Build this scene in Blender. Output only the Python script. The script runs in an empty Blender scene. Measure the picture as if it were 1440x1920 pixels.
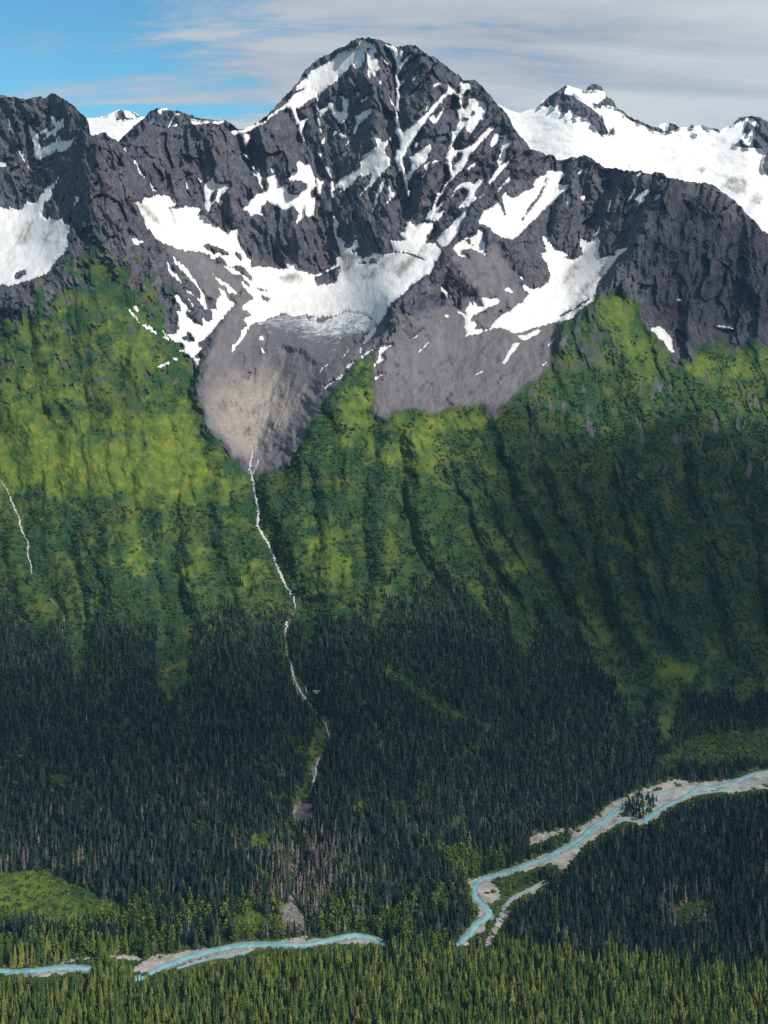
import bpy, math, random
import numpy as np
R = math.radians
rng = np.random.default_rng(7); random.seed(7)
SC = bpy.context.scene
COL = SC.collection

# ------------------------------------------------------------------ camera
FPX, CX, YH, HC = 2000.0, 720.0, 480.0, 1000.0     # focal length (photo pixels), centre column, eye-level row, height over the valley
cam_d = bpy.data.cameras.new('camera'); cam = bpy.data.objects.new('camera', cam_d); COL.objects.link(cam)
cam.location = (0, 0, HC); cam.rotation_euler = (R(90), 0, 0)
cam_d.sensor_fit = 'HORIZONTAL'; cam_d.sensor_width = 36; cam_d.lens = 36 * FPX / 1440
cam_d.shift_y = -(960 - YH) / 1440
cam_d.clip_start = 1; cam_d.clip_end = 60000
SC.camera = cam

# ------------------------------------------------------------------ light
SUN = np.array([0.60, -0.46, 0.67]); SUN = SUN / np.linalg.norm(SUN)       # towards the sun: from the right, a little behind
sun_d = bpy.data.lights.new('sun', 'SUN'); sun = bpy.data.objects.new('sun', sun_d); COL.objects.link(sun)
sun_d.energy = 5.0; sun_d.angle = R(0.5); sun_d.color = (1.0, 0.95, 0.86)
from mathutils import Vector
sun.rotation_euler = Vector(SUN).to_track_quat('Z', 'Y').to_euler(); sun.location = (3000, -500, 4000)

vs = SC.view_settings
vs.view_transform = 'Standard'; vs.look = 'None'; vs.exposure = 0.0; vs.gamma = 1.0; vs.use_curve_mapping = False
SC.cycles.use_denoising = False; SC.cycles.denoiser = 'OPENIMAGEDENOISE'; SC.cycles.denoising_input_passes = 'RGB_ALBEDO_NORMAL'; SC.cycles.denoising_prefilter = 'ACCURATE'
SC.cycles.max_bounces = 5; SC.cycles.diffuse_bounces = 2; SC.cycles.glossy_bounces = 2
SC.cycles.transparent_max_bounces = 12; SC.cycles.volume_bounces = 0

# ------------------------------------------------------------------ node helpers
class NT:
    def __init__(s, tree): s.t = tree; s.n = tree.nodes; s.l = tree.links
    def add(s, kind, ins=None, **props):
        nd = s.n.new(kind)
        for k, v in props.items(): setattr(nd, k, v)
        if ins:
            for k, v in ins.items(): s.put(nd, k, v)
        return nd
    def put(s, nd, k, v):
        sock = nd.inputs[k]
        if isinstance(v, bpy.types.NodeSocket): s.l.new(v, sock)
        elif isinstance(v, bpy.types.Node): s.l.new(v.outputs[0], sock)
        else: sock.default_value = v
    def math(s, op, a, b=0.0, clamp=False):
        return s.add('ShaderNodeMath', {0: a, 1: b}, operation=op, use_clamp=clamp).outputs[0]
    def mix(s, f, a, b, blend='MIX'):
        nd = s.add('ShaderNodeMix', data_type='RGBA', blend_type=blend, clamp_factor=True)
        s.put(nd, 0, f); s.put(nd, 6, a); s.put(nd, 7, b)
        return nd.outputs[2]
    def ramp(s, f, stops, interp='LINEAR'):
        nd = s.add('ShaderNodeValToRGB', {0: f}); cr = nd.color_ramp; cr.interpolation = interp
        while len(cr.elements) < len(stops): cr.elements.new(0.5)
        for e, (p, c) in zip(cr.elements, stops):
            e.position = p; e.color = (c, c, c, 1) if isinstance(c, (int, float)) else (*c, 1)
        return nd.outputs[0]
    def noise(s, vec, scale, detail=4, rough=0.55, dist=0.0):
        return s.add('ShaderNodeTexNoise', {'Vector': vec, 'Scale': scale, 'Detail': detail, 'Roughness': rough, 'Distortion': dist}).outputs[0]
    def mapping(s, vec, scale=(1, 1, 1), rot=(0, 0, 0), loc=(0, 0, 0)):
        return s.add('ShaderNodeMapping', {'Vector': vec, 'Scale': scale, 'Rotation': rot, 'Location': loc}).outputs[0]

def material(name):
    m = bpy.data.materials.new(name); m.use_nodes = True
    n = NT(m.node_tree); n.n.clear()
    out = n.add('ShaderNodeOutputMaterial')
    b = n.add('ShaderNodeBsdfPrincipled'); n.l.new(b.outputs[0], out.inputs[0])
    b.inputs['Roughness'].default_value = 0.9; b.inputs['Specular IOR Level'].default_value = 0.15
    return m, n, b, out

# ------------------------------------------------------------------ sky
world = bpy.data.worlds.new('World'); SC.world = world; world.use_nodes = True
w = NT(world.node_tree); w.n.clear()
wo = w.add('ShaderNodeOutputWorld'); bg = w.add('ShaderNodeBackground', {'Strength': 0.115}); w.l.new(bg.outputs[0], wo.inputs[0])
sky = w.add('ShaderNodeTexSky', sky_type='NISHITA', sun_disc=False, sun_elevation=math.asin(SUN[2]),
            sun_rotation=math.atan2(SUN[0], SUN[1]), altitude=1000, air_density=1.0, dust_density=0.6, ozone_density=1.5)
tc = w.add('ShaderNodeTexCoord').outputs['Generated']
sep = w.add('ShaderNodeSeparateXYZ', {0: tc})
zz = w.math('ADD', w.math('MAXIMUM', sep.outputs[2], 0.0), 0.10)
px_ = w.math('DIVIDE', sep.outputs[0], zz); py_ = w.math('DIVIDE', sep.outputs[1], zz)
pv = w.add('ShaderNodeCombineXYZ', {0: px_, 1: py_, 2: 0.0}).outputs[0]
n1 = w.noise(w.mapping(pv, (0.30, 0.55, 1), loc=(3.1, 1.7, 0)), 1.0, 5, 0.5, 0.3)
n2 = w.noise(w.mapping(pv, (0.42, 1.3, 1), rot=(0, 0, 0.08), loc=(0.3, 5.2, 0)), 1.2, 8, 0.62, 0.9)
cov = w.math('ADD', w.math('MULTIPLY', px_, 0.36), w.math('ADD', w.math('MULTIPLY', w.math('SUBTRACT', n1, 0.5), 0.9), w.math('MULTIPLY', w.math('SUBTRACT', n2, 0.5), 3.0)))
cfac = w.ramp(w.math('ADD', cov, 0.80), [(0.22, 0.0), (0.80, 0.94)], 'EASE')
ccol = w.ramp(w.math('ADD', n1, w.math('MULTIPLY', w.math('SUBTRACT', n2, 0.5), 0.7)), [(0.32, (3.3, 3.6, 4.2)), (0.62, (5.9, 6.0, 6.1))])
base = w.mix(1.0, sky.outputs[0], (0.50, 1.0, 1.06, 1), 'MULTIPLY')
w.l.new(w.mix(cfac, base, ccol), bg.inputs[0])

# ------------------------------------------------------------------ numpy noise
def _h(ix, iy, seed):
    h = (ix.astype(np.int64) * 374761393 + iy.astype(np.int64) * 668265263 + seed * 974634533) & 0xffffffff
    h = ((h ^ (h >> 13)) * 1274126177) & 0xffffffff
    return (h ^ (h >> 16)) & 0xffffffff
def gnoise(x, y, seed=0):
    x0 = np.floor(x); y0 = np.floor(y); fx = x - x0; fy = y - y0
    u = fx * fx * fx * (fx * (fx * 6 - 15) + 10); v = fy * fy * fy * (fy * (fy * 6 - 15) + 10)
    def g(dx, dy):
        a = _h(x0 + dx, y0 + dy, seed) * (2 * math.pi / 4294967296.0)
        return np.cos(a) * (fx - dx) + np.sin(a) * (fy - dy)
    a = g(0, 0); b = g(1, 0); c = g(0, 1); d = g(1, 1)
    return 1.5 * ((a + (b - a) * u) * (1 - v) + (c + (d - c) * u) * v)
def fbm(x, y, oct=4, gain=0.5, seed=0):
    s = 0; a = 1.0; f = 1.0
    for i in range(oct):
        s = s + a * gnoise(x * f + 13.7 * i, y * f + 7.1 * i, seed + i); a *= gain; f *= 2.03
    return s
def ridged(x, y, oct=4, gain=0.5, seed=0):
    s = 0; a = 1.0; f = 1.0
    for i in range(oct):
        s = s + a * (0.5 - 2 * np.abs(gnoise(x * f + 3.7 * i, y * f + 11.1 * i, seed + i))); a *= gain; f *= 2.03
    return s
def facet(x, y, seed=0):
    # planar slabs meeting at sharp joints
    x0 = np.floor(x); y0 = np.floor(y); best = np.full(x.shape, 1e9); val = np.zeros(x.shape); U = 1 / 4294967296.0
    for dx in (-1, 0, 1):
        for dy in (-1, 0, 1):
            cx, cy = x0 + dx, y0 + dy
            ox = x - (cx + 0.15 + 0.7 * _h(cx, cy, seed) * U); oy = y - (cy + 0.15 + 0.7 * _h(cx, cy, seed + 1) * U)
            d = ox * ox + oy * oy; k = d < best; best = np.where(k, d, best)
            a = _h(cx, cy, seed + 2) * (2 * U) - 1; b = _h(cx, cy, seed + 3) * (2 * U) - 1; c = _h(cx, cy, seed + 4) * (2 * U) - 1
            val = np.where(k, 0.45 * c + 1.6 * a * ox + 1.0 * b * oy, val)
    return val
def rot(px, py, deg):           # (along, across) for a grain that runs down the picture leaning deg to the right
    c, s = math.cos(R(deg)), math.sin(R(deg))
    return px * s + py * c, px * c - py * s
def smooth(a, b, x):
    t = np.clip((x - a) / (b - a), 0, 1); return t * t * (3 - 2 * t)

# ------------------------------------------------------------------ outlines traced by eye, each in the frame of the view it was read in
WIN = {'p': (0, 0, 1), '1': (0, 160, 4), '2': (360, 160, 4), '3': (500, 60, 4), '4': (720, 130, 4), '5': (940, 140, 2.88),
       '6': (0, 400, 4), '7': (240, 420, 4), '8': (560, 370, 4), '9': (440, 520, 4.5), 'a': (840, 300, 4), 'b': (1000, 440, 3.2727),
       'c': (680, 500, 4), 'L': (0, 1350, 2), 'R': (720, 1350, 2), 'v': (840, 1560, 6), 'G': (0, 850, 2), 'H': (720, 850, 2)}
def P(txt):
    pts = []; win = WIN['p']
    for tok in txt.split():
        if tok[-1] == ':': win = WIN[tok[:-1]]; continue
        x, y = tok.split(','); pts.append((win[0] + float(x) / win[2], win[1] + float(y) / win[2]))
    return np.array(pts)
def seg_dist(px, py, pts, closed=False, signed=False):
    d2 = np.full(px.shape, 1e18); sg = np.zeros(px.shape); along = np.zeros(px.shape)
    n = len(pts); m = n if closed else n - 1; acc = 0.0
    for i in range(m):
        ax, ay = pts[i]; bx, by = pts[(i + 1) % n]
        ex, ey = bx - ax, by - ay; L = ex * ex + ey * ey + 1e-9
        t = np.clip(((px - ax) * ex + (py - ay) * ey) / L, 0, 1)
        qx = px - ax - t * ex; qy = py - ay - t * ey; q = qx * qx + qy * qy
        k = q < d2; d2 = np.where(k, q, d2)
        if signed: sg = np.where(k, np.sign(ex * (py - ay) - ey * (px - ax)), sg)
        if signed: along = np.where(k, acc + t * math.sqrt(L), along)
        acc += math.sqrt(L)
    return (np.sqrt(d2), sg, along / max(acc, 1e-6)) if signed else np.sqrt(d2)
def inside(px, py, pts):
    r = np.zeros(px.shape, bool); n = len(pts)
    for i in range(n):
        ax, ay = pts[i]; bx, by = pts[(i + 1) % n]
        if ay == by: continue
        c = ((ay > py) != (by > py)) & (px < (bx - ax) * (py - ay) / (by - ay) + ax)
        r ^= c
    return r
def sdf(px, py, pts, pad=60):   # + inside, clipped to -pad far away
    out = np.full(px.shape, -float(pad))
    lo = pts.min(0) - pad; hi = pts.max(0) + pad
    k = (px > lo[0]) & (px < hi[0]) & (py > lo[1]) & (py < hi[1])
    if k.any():
        x = px[k]; y = py[k]; d = seg_dist(x, y, pts, True)
        out[k] = np.where(inside(x, y, pts), d, -np.minimum(d, pad))
    return out
def region(px, py, polys, pad=60):
    s = np.full(px.shape, -float(pad))
    for p in polys: s = np.maximum(s, sdf(px, py, P(p) if isinstance(p, str) else p, pad))
    return s

# ------------------------------------------------------------------ traced data
SKY1 = P('p: -700,330 -400,270 -200,225 -80,205 -30,192 0,184 17,182 21,181 32,184 50,186 65,181 85,184 90,180 98,175 104,175 112,182 125,189 140,199 150,212 162,221 166,232 170,252 175,254 185,252 197,247 204,256 217,262 222,267 235,279 240,280 250,265 262,252 277,237 290,234 307,240 330,237 360,235 385,232 405,232 420,240 432,246 455,242 472,235 500,218 517,200 532,182 550,165 560,152 572,132 585,120 600,109 617,101 636,91 645,89 660,76 672,71 685,72 690,70 710,74 720,79 730,82 740,87 750,88 765,84 772,84 785,90 800,101 812,107 820,110 832,122 845,130 857,140 870,150 890,150 902,162 915,174 925,187 937,200 950,212 957,225 962,237 975,255 987,267 995,280 1013,284 1025,291 1035,289 1044,300 1060,300 1072,293 1082,296 1096,290 1110,296 1120,305 1134,314 1152,315 1169,320 1183,320 1204,322 1218,327 1235,322 1247,327 1249,333 1270,336 1291,341 1308,343 1325,344 1339,348 1357,362 1377,376 1391,390 1402,404 1419,418 1430,433 1440,438 1500,490 1600,540 1750,590 2140,640')
SKYS = {
 'dome': P('p: 90,230 120,226 165,222 185,221 195,218 210,212 219,208 223,206 233,207 245,209 255,213 262,218 272,219 300,230 340,250'),
 'mid': P('p: 200,290 215,275 225,262 240,247 255,233 270,221 283,208 295,202 315,204 325,208 345,211 358,217 365,219 380,222 405,227 420,225 435,232 443,241 460,243 490,252 520,262'),
 'left': P('p: -300,165 -120,160 -50,168 0,177 10,180 20,184 40,192 70,205'),
 'ice': P('p: 700,300 780,250 840,212 880,190 900,188 935,197 955,207 975,213 990,207 1005,203 1022,187 1035,177 1050,168 1060,161 1063,160 1075,164 1088,168 1097,170 1103,163 1110,157 1120,158 1128,163 1133,173 1140,183 1150,188 1155,201 1165,207 1180,219 1200,228 1220,236 1231,239 1242,232 1255,230 1265,232 1273,239 1285,239 1294,237 1297,233 1302,237 1318,234 1328,240 1343,242 1350,244 1362,239 1375,232 1385,222 1395,219 1410,218 1425,220 1440,228 1480,240 1560,262 1700,300 1900,330'),
}
# snow: (name, outline, holes)
SNOW = [
('snow_patch', '1: 215,295 235,305 260,345 295,370 290,430 320,470 400,430 425,420 430,375 450,385 440,415 510,420 560,385 580,378 555,420 520,465 490,490 445,507 430,490 425,470 405,500 380,520 345,535 310,550 280,558 243,525 260,505 255,440 240,390 225,350', ()),
('snow_patch', '1: 380,235 410,240 425,275 450,270 470,250 480,260 470,285 488,300 465,320 430,345 415,380 385,375 355,390 330,410 325,400 350,370 300,360 300,345 350,320 360,345 410,330 415,310 385,270', ()),
('snow_patch', '1: 62,250 75,260 85,310 105,360 110,385 100,385 80,330 68,290', ()),
('snow_patch', '1: 130,465 145,490 175,530 190,570 210,610 215,635 200,620 180,575 160,535 140,500', ()),
('snow_patch', '1: -60,580 0,580 20,570 55,600 35,612 -60,615', ()),
('glacier', 'p: -90,385 1: 0,905 30,925 70,935 75,910 130,935 160,925 185,895 200,865 235,880 270,880 280,860 300,830 350,765 400,735 430,690 445,675 440,705 410,750 395,790 400,815 370,850 335,885 315,950 320,980 355,1010 370,990 410,1010 465,995 490,1040 530,1050 6: 530,95 520,140 500,180 520,220 490,290 440,330 375,420 355,450 290,475 190,510 60,545 0,540 p: -90,545', ('6: 105,470 120,445 195,420 185,460 135,500 105,490', '6: -10,545 10,535 45,530 55,548 0,575')),
('snow_patch', '1: 565,835 600,830 605,850 575,880 550,915 545,905 560,870', ()),
('snow_patch', '1: 935,465 952,485 945,495 930,480', ()),
('snow_patch', '1: 990,545 1020,575 1040,625 1085,685 1080,692 1040,650 1015,600', ()),
('snow_patch', '1: 1105,710 1140,750 1175,795 1150,795 1130,750', ()),
('snow_patch', '1: 1390,715 1405,740 1412,780 1402,775', ()),
('glacier', '1: 1010,875 1045,870 1060,885 1080,840 1130,840 1170,820 1250,830 1310,850 1325,870 1310,900 1270,920 1330,925 1360,920 1400,905 1440,915 2: 30,910 70,935 50,950 40,985 75,965 100,985 150,1030 200,1075 7: 665,10 700,50 750,75 790,45 815,40 820,90 850,180 900,250 920,270 925,320 1000,325 1060,320 1130,340 1190,330 1180,300 1260,300 1270,330 1300,340 1350,370 1425,375 8: 145,575 175,570 285,500 280,460 310,440 310,390 265,250 255,210 270,190 255,130 275,140 300,190 285,230 290,290 330,310 350,345 330,375 350,390 400,370 415,320 440,320 450,370 430,390 370,405 440,410 450,430 475,435 470,460 540,440 550,415 630,430 700,420 740,415 720,400 700,360 680,325 700,320 760,330 800,320 760,290 755,270 790,260 810,185 840,180 880,225 900,200 975,190 1020,190 1000,245 960,300 950,345 1000,340 1030,350 1070,385 1050,470 1010,480 1020,500 990,570 900,620 840,660 780,730 710,780 670,830 655,880 620,920 590,970 9: 1190,470 1100,560 1075,580 1095,500 1120,480 1200,400 1180,360 1080,310 1000,300 930,285 880,310 830,330 760,320 690,345 670,330 600,310 540,330 480,330 440,310 400,300 370,320 290,350 250,370 160,390 130,410 110,440 90,490 60,530 0,605 7: 780,965 785,910 850,850 850,800 900,760 870,720 880,700 920,690 910,660 860,640 860,610 910,570 940,560 930,540 870,470 835,425 860,430 920,490 905,450 850,380 790,375 720,320 720,300 770,330 740,300 690,240 740,230 700,225 650,265 620,260 620,230 550,210 540,205 450,205 370,185 320,160 250,140 200,100 130,0 1: 1085,1010 1060,960 1030,900',
   ('8: 120,600 300,520 305,560 290,630 235,650 210,660 200,640 135,670', '8: 455,500 480,480 520,490 540,455 590,470 585,495 530,500', '7: 780,320 830,305 870,330 900,370 940,400 930,425 890,400 840,370', '7: 970,480 1010,485 1040,505 990,500', '7: 995,535 1040,545 1060,560 1050,585 1015,570', '7: 800,215 830,215 860,250 855,285 820,250', '7: 560,165 610,145 690,180 740,205 765,230 730,235 690,215 640,215 600,195',
    '8: 905,165 960,178 1030,185 1035,193 960,186 910,178', '8: 715,405 800,412 860,425 950,465 940,470 850,437 790,420')),
('snow_patch', '2: 530,295 490,300 430,345 390,365 360,360 320,375 290,345 350,340 450,290 560,240 3: 60,600 100,570 150,530 200,470 240,450 280,430 290,415 225,440 225,405 290,350 330,300 400,260 490,210 530,165 600,135 660,120 700,85 705,60 730,60 760,85 800,85 815,120 830,160 850,175 820,160 800,150 805,190 830,210 830,250 850,270 825,290 820,330 800,335 790,310 780,345 755,320 760,290 770,260 755,220 750,150 730,150 740,195 720,240 690,275 660,280 645,245 640,240 600,290 560,330 510,380 460,410 420,450 370,490 320,510 240,570 190,580 150,570 90,595 0,665', ('3: 740,115 770,110 785,130 750,145',)),
('snow_patch', '3: 190,570 220,570 220,620 250,670 320,645 280,680 265,720 265,780 295,830 285,830 250,770 230,700 205,640', ()),
('snow_patch', '2: 385,360 425,370 435,400 410,450 410,500 398,470 390,420', ()),
('snow_patch', '2: 390,520 415,525 425,555 405,545', ()),
('snow_patch', '2: 455,600 480,640 510,665 525,710 515,730 540,785 525,770 490,710 450,655 480,670 490,660 460,620', ()),
('snow_patch', '2: 545,690 600,680 625,675 650,720 655,750 700,740 720,745 710,790 740,825 800,825 830,795 870,775 850,730 800,710 740,715 725,700 760,650 790,650 785,590 795,570 850,600 885,590 905,640 925,700 915,770 890,810 895,850 925,840 925,900 910,980 880,985 850,970 850,905 840,990 800,1025 790,1045 780,1020 800,960 770,920 760,905 700,935 650,915 615,900 570,860 525,910 520,940 555,1010 500,965 440,985 430,950 385,935 385,915 420,905 430,870 480,820 560,790 575,770 580,740', ()),
('snow_patch', '2: 925,680 960,715 990,715 975,770 955,835 935,790 925,730', ()),
('snow_patch', '2: 590,625 610,620 625,655 600,655', ()),
('snow_patch', '2: 45,690 75,720 65,735 45,705', ()),
('snow_patch', '2: 90,745 130,715 155,690 165,725 210,745 270,735 275,765 235,810 200,850 240,870 215,900 185,860 150,895 125,945 92,925 100,870 95,800', ('2: 135,855 150,810 190,765 200,790 185,830 180,850 150,870',)),
('snow_patch', '3: 370,490 385,500 380,560 400,590 440,570 475,525 500,535 505,580 550,605 580,590 565,545 570,510 540,475 580,485 600,510 615,490 610,560 600,600 612,630 570,685 540,685 520,650 490,600 470,570 430,620 400,635 385,600 378,570', ()),
('snow_patch', '3: 380,610 395,650 400,720 435,790 430,830 410,840 425,800 400,750 385,680', ()),
('snow_patch', '3: 380,905 415,915 405,940 385,920', ()),
('snow_patch', '3: 425,970 450,1010 475,1020 470,1080 450,1040', ()),
('snow_patch', '3: 610,335 630,350 665,390 660,415 640,390 620,370', ()),
('snow_patch', '3: 710,510 740,490 780,465 765,490 745,515 710,540', ()),
('snow_patch', '3: 670,460 690,450 700,470 685,485', ()),
('snow_patch', '3: 655,620 680,630 740,590 800,570 780,610 740,650 700,690 660,770 640,785 650,740 670,690 675,660', ()),
('snow_patch', '3: 495,780 520,740 535,735 520,765', ()),
('snow_patch', '3: 540,765 560,755 580,775 600,780 620,730 632,715 615,760 590,795 560,790', ()),
('snow_patch', '3: 590,850 605,825 620,815 610,845', ()),
('snow_patch', '3: 565,920 590,900 605,905 580,940 568,935', ()),
('snow_patch', '3: 775,735 810,755 840,790 860,820 890,820 935,790 910,840 880,880 885,910 925,950 920,1000 2: 1430,655 1380,710 1340,760 1290,785 1330,740 1340,660 1300,680 1270,710 1275,680 1260,670 1240,690 1180,760 1140,790 1110,800 1130,780 1100,765 1060,790 1065,760 1100,720 1130,690 1200,655 1260,620 1270,595 1225,570 1270,575 1275,530 1330,500 1380,460 1400,450', ()),
('snow_patch', '2: 1290,785 1280,810 1260,830 1265,810', ()),
('snow_patch', '2: 1195,905 1215,870 1235,855 1220,880', ()),
('snow_patch', '2: 1050,720 1065,760 1050,800 1065,830 1055,850 1040,790 1035,740', ()),
('snow_patch', '2: 985,570 1010,610 1035,620 1030,650 1050,700 1035,690 1010,640', ()),
('snow_patch', '2: 1345,960 1360,915 1385,850 1380,820 1410,760 1430,690 1445,690 1440,765 1410,810 1390,850 1380,900 1355,955', ()),
('snow_patch', '3: 885,95 920,100 980,120 975,160 985,200 1000,140 1020,135 1020,180 1000,240 1060,180 1090,165 1060,210 1010,270 990,310 985,350 992,390 987,440 998,470 988,540 984,600 990,640 1003,700 1015,750 1020,760 1040,740 1100,700 1170,625 1210,600 1250,550 1310,480 1360,430 1360,395 1395,420 1425,475 1400,465 1350,470 1310,530 1260,580 1210,650 1150,730 1110,790 1060,870 1020,950 1022,1000 4: 145,720 165,790 180,840 175,880 195,940 180,960 160,890 150,830 130,740 3: 1005,1065 985,1000 960,950 975,880 1000,880 1000,830 985,780 965,755 975,700 960,640 970,600 965,560 973,480 970,430 976,400 960,340 975,270 965,210 940,150 905,120', ()),
('snow_patch', '3: 1195,590 1205,530 1225,500 1225,540 1215,580 1200,600', ()),
('snow_patch', '3: 1215,640 1260,620 1265,660 1290,620 1320,590 1320,570 1345,535 1335,560 1310,630 1270,690 1240,680', ()),
('snow_patch', '3: 1095,365 1110,330 1140,290 1170,258 1145,300 1110,350 1085,380', ()),
('snow_patch', '3: 1000,400 1025,365 1035,350 1020,385', ()),
('snow_patch', '3: 920,490 940,520 950,555 930,530', ()),
('snow_patch', '3: 1255,403 1290,378 1330,385 1290,392 1260,410', ()),
('snow_patch', '3: 860,190 885,210 915,245 895,235 870,210', ()),
('snow_patch', '3: 1100,120 1130,125 1135,145 1110,135', ()),
('snow_patch', '3: 845,365 860,370 860,390 848,388', ()),
('snow_patch', '4: 185,655 215,655 250,620 290,600 310,575 350,560 345,590 360,600 330,640 320,680 290,705 260,730 230,760 205,800 190,840 175,830 180,770 200,750 215,700 190,675', ()),
('snow_patch', '4: 300,720 340,690 350,670 350,700 320,760 310,740', ()),
('snow_patch', '4: 355,690 390,678 415,685 380,697 360,710', ()),
('snow_patch', '4: 230,570 245,545 250,580 235,595', ()),
('snow_patch', '4: 275,810 300,790 325,770 290,820', ()),
('snow_patch', '4: 15,890 45,880 55,915 90,930 60,960 30,1000 15,1010 40,960 35,920', ()),
('snow_patch', '4: -15,565 25,530 55,508 40,540 0,590 -12,600', ()),
('snow_patch', '4: 565,110 590,90 600,110 650,95 640,150 600,170 580,240 590,290 605,300 630,270 640,225 700,220 720,240 750,240 765,270 770,310 750,345 765,360 720,390 690,430 660,470 630,475 610,430 590,440 560,480 530,530 510,570 525,600 560,610 600,595 640,580 700,530 740,480 790,440 820,425 835,435 800,470 740,540 690,590 640,650 630,690 590,740 560,770 510,820 470,870 440,920 410,960 390,1010 375,1080 345,1080 370,1010 395,930 430,930 450,870 490,830 500,800 490,760 480,730 460,710 470,640 490,590 510,540 520,500 510,470 545,450 550,410 570,380 560,340 555,310 575,290 565,250 550,220 540,190 500,180 480,180 475,150 480,120 510,135 550,190 575,180 570,140', ('4: 595,370 620,355 640,375 620,390', '4: 665,315 680,315 680,335 668,330', '4: 510,690 560,620 590,625 560,690 530,730 515,780 505,740')),
('snow_patch', '4: 825,485 850,480 880,495 930,490 920,540 970,520 940,570 910,600 915,640 890,700 940,690 975,630 970,655 930,710 870,780 830,830 785,855 790,820 840,770 860,730 850,680 880,620 885,560 900,510 870,510 840,560 795,600 800,560', ()),
('snow_patch', '4: 860,890 900,850 940,810 980,765 960,800 910,860 855,915', ()),
('snow_patch', '4: 720,960 760,910 768,915 740,950 720,970', ()),
('snow_patch', '4: 505,960 530,900 560,865 600,850 640,845 680,860 700,830 725,818 735,850 700,890 680,940 660,990 620,1020 580,1050 565,1045 590,1010 620,960 635,910 610,890 570,890 530,920', ()),
('snow_patch', '4: 630,750 650,715 690,690 700,695 680,725 640,760', ()),
('snow_patch', '8: 1205,80 1225,40 1250,0 1320,-10 1335,15 1300,40 1270,70 1260,110 1230,170 1210,220 1190,270 1150,320 1120,360 1085,375 1045,350 1035,330 1060,290 1090,250 1150,200 1200,150 1260,90 1280,60', ()),
('snow_patch', '8: 950,165 990,100 1020,50 1045,-10 1052,0 1035,40 1015,85 1050,60 1090,20 1070,60 1030,115 1080,110 1105,85 1070,140 1040,182 1000,172', ()),
('snow_patch', '8: 545,115 560,70 575,20 590,0 585,40 565,90 552,120', ()),
('snow_patch', 'a: 235,450 265,375 330,355 365,325 375,310 400,320 400,270 430,245 470,280 500,285 530,260 600,230 640,205 650,150 690,120 735,110 740,90 775,75 800,90 840,85 875,100 850,140 830,180 870,190 920,170 880,220 840,260 790,310 740,360 700,390 660,440 600,490 560,530 530,570 480,595 430,590 380,570 330,540 320,510 280,490 235,475', ('a: 575,410 590,370 640,310 680,260 710,200 735,130 742,150 700,250 655,325 605,385 588,412', 'a: 395,340 408,290 435,412 420,412', 'a: 535,455 560,430 575,430 560,452')),
('snow_patch', 'a: 230,520 260,520 265,600 275,650 275,715 230,690 200,670 160,665 100,680 130,710 145,730 100,725 60,700 40,660 70,625 110,600 150,565 190,570 220,560', ('a: 140,600 160,590 192,640 160,635',)),
('snow_patch', 'a: 885,260 910,230 905,265 925,280 910,350 890,330', ()),
('snow_patch', 'a: 995,275 1030,270 1015,310 1000,300', ()),
('snow_patch', 'a: 1345,310 1370,260 1405,205 1395,250 1360,310', ()),
('snow_patch', '5: 725,675 745,645 780,625 820,612 790,645 770,660 775,680 745,700', ()),
('snow_patch', '5: 820,655 860,645 855,665 825,682', ()),
('snow_patch', '5: 410,540 430,515 455,500 430,530', ()),
('snow_patch', 'a: 1195,380 1210,320 1228,280 1215,350 1205,385', ()),
('snow_patch', 'a: 1095,570 1120,535 1140,495 1125,545 1105,575', ()),
('snow_patch', '5: 725,550 740,535 755,530 745,545', ()),
('snow_patch', '5: 860,570 875,563 873,578 862,582', ()),
('glacier', 'a: 705,570 720,570 750,610 790,650 820,680 870,690 900,720 870,730 920,745 970,740 1010,710 1000,660 985,590 1000,585 1040,610 1075,610 1085,590 1135,580 1140,610 1125,660 1130,700 1145,735 1200,720 1255,710 1250,680 1300,670 1348,655 1290,710 1240,770 1190,840 1130,920 1110,970 b: 385,365 370,405 260,480 245,515 155,530 0,575 c: 1180,495 1130,500 1060,460 980,465 930,485 860,510 800,515 765,530 780,490 765,450 775,410 750,370 710,335 740,340 775,365 770,330 795,290 800,255 825,290 830,255 860,300 905,300 910,280 890,240 905,225 960,245 1020,240 1035,225 1010,280 950,310 870,350 830,365 815,400 865,435 835,465 900,475 960,465 1000,400 1030,380 1060,350 1110,330 1160,280 1200,275 1210,240 1240,210 1210,170 1200,140 1220,135 1250,165 1300,165 1360,145 1400,100 1410,40 a: 765,850 745,790 720,740 695,705 735,690 710,600', ('b: 150,500 250,450 340,390 375,368 290,440 180,500',)),
('snow_patch', 'c: 1160,520 1220,515 1290,480 1345,475 1290,520 1230,550 1190,550', ()),
('snow_patch', 'c: 1180,565 1150,620 1110,670 1070,730 1040,740 1060,700 1090,640 1130,575', ()),
('snow_patch', 'c: 585,135 610,165 625,185 630,215 650,250 610,205 590,185', ()),
('snow_patch', 'c: 540,440 590,405 610,385 620,360 660,370 640,385 620,380 600,405', ()),
('snow_patch', 'c: 355,555 400,515 465,475 440,500 390,540', ()),
('snow_patch', 'c: 415,645 450,600 505,562 470,600 430,640', ()),
('snow_patch', 'c: 835,815 870,795 905,785 870,805', ()),
('snow_patch', 'c: 120,640 130,590 175,590 220,588 170,625 135,665 165,690 110,730 85,755 90,730 115,690', ()),
('snow_patch', 'c: 88,850 95,830 165,800 130,825 95,860', ()),
('snow_patch', 'c: -20,690 0,670 40,635 110,600 60,640 0,685', ()),
('snow_patch', '9: 725,980 770,920 860,850 940,790 900,850 800,910', ()),
('snow_patch', '9: 1040,640 1060,600 1085,590 1065,635', ()),
('snow_patch', '9: 930,765 980,720 1005,715 970,760', ()),
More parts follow.
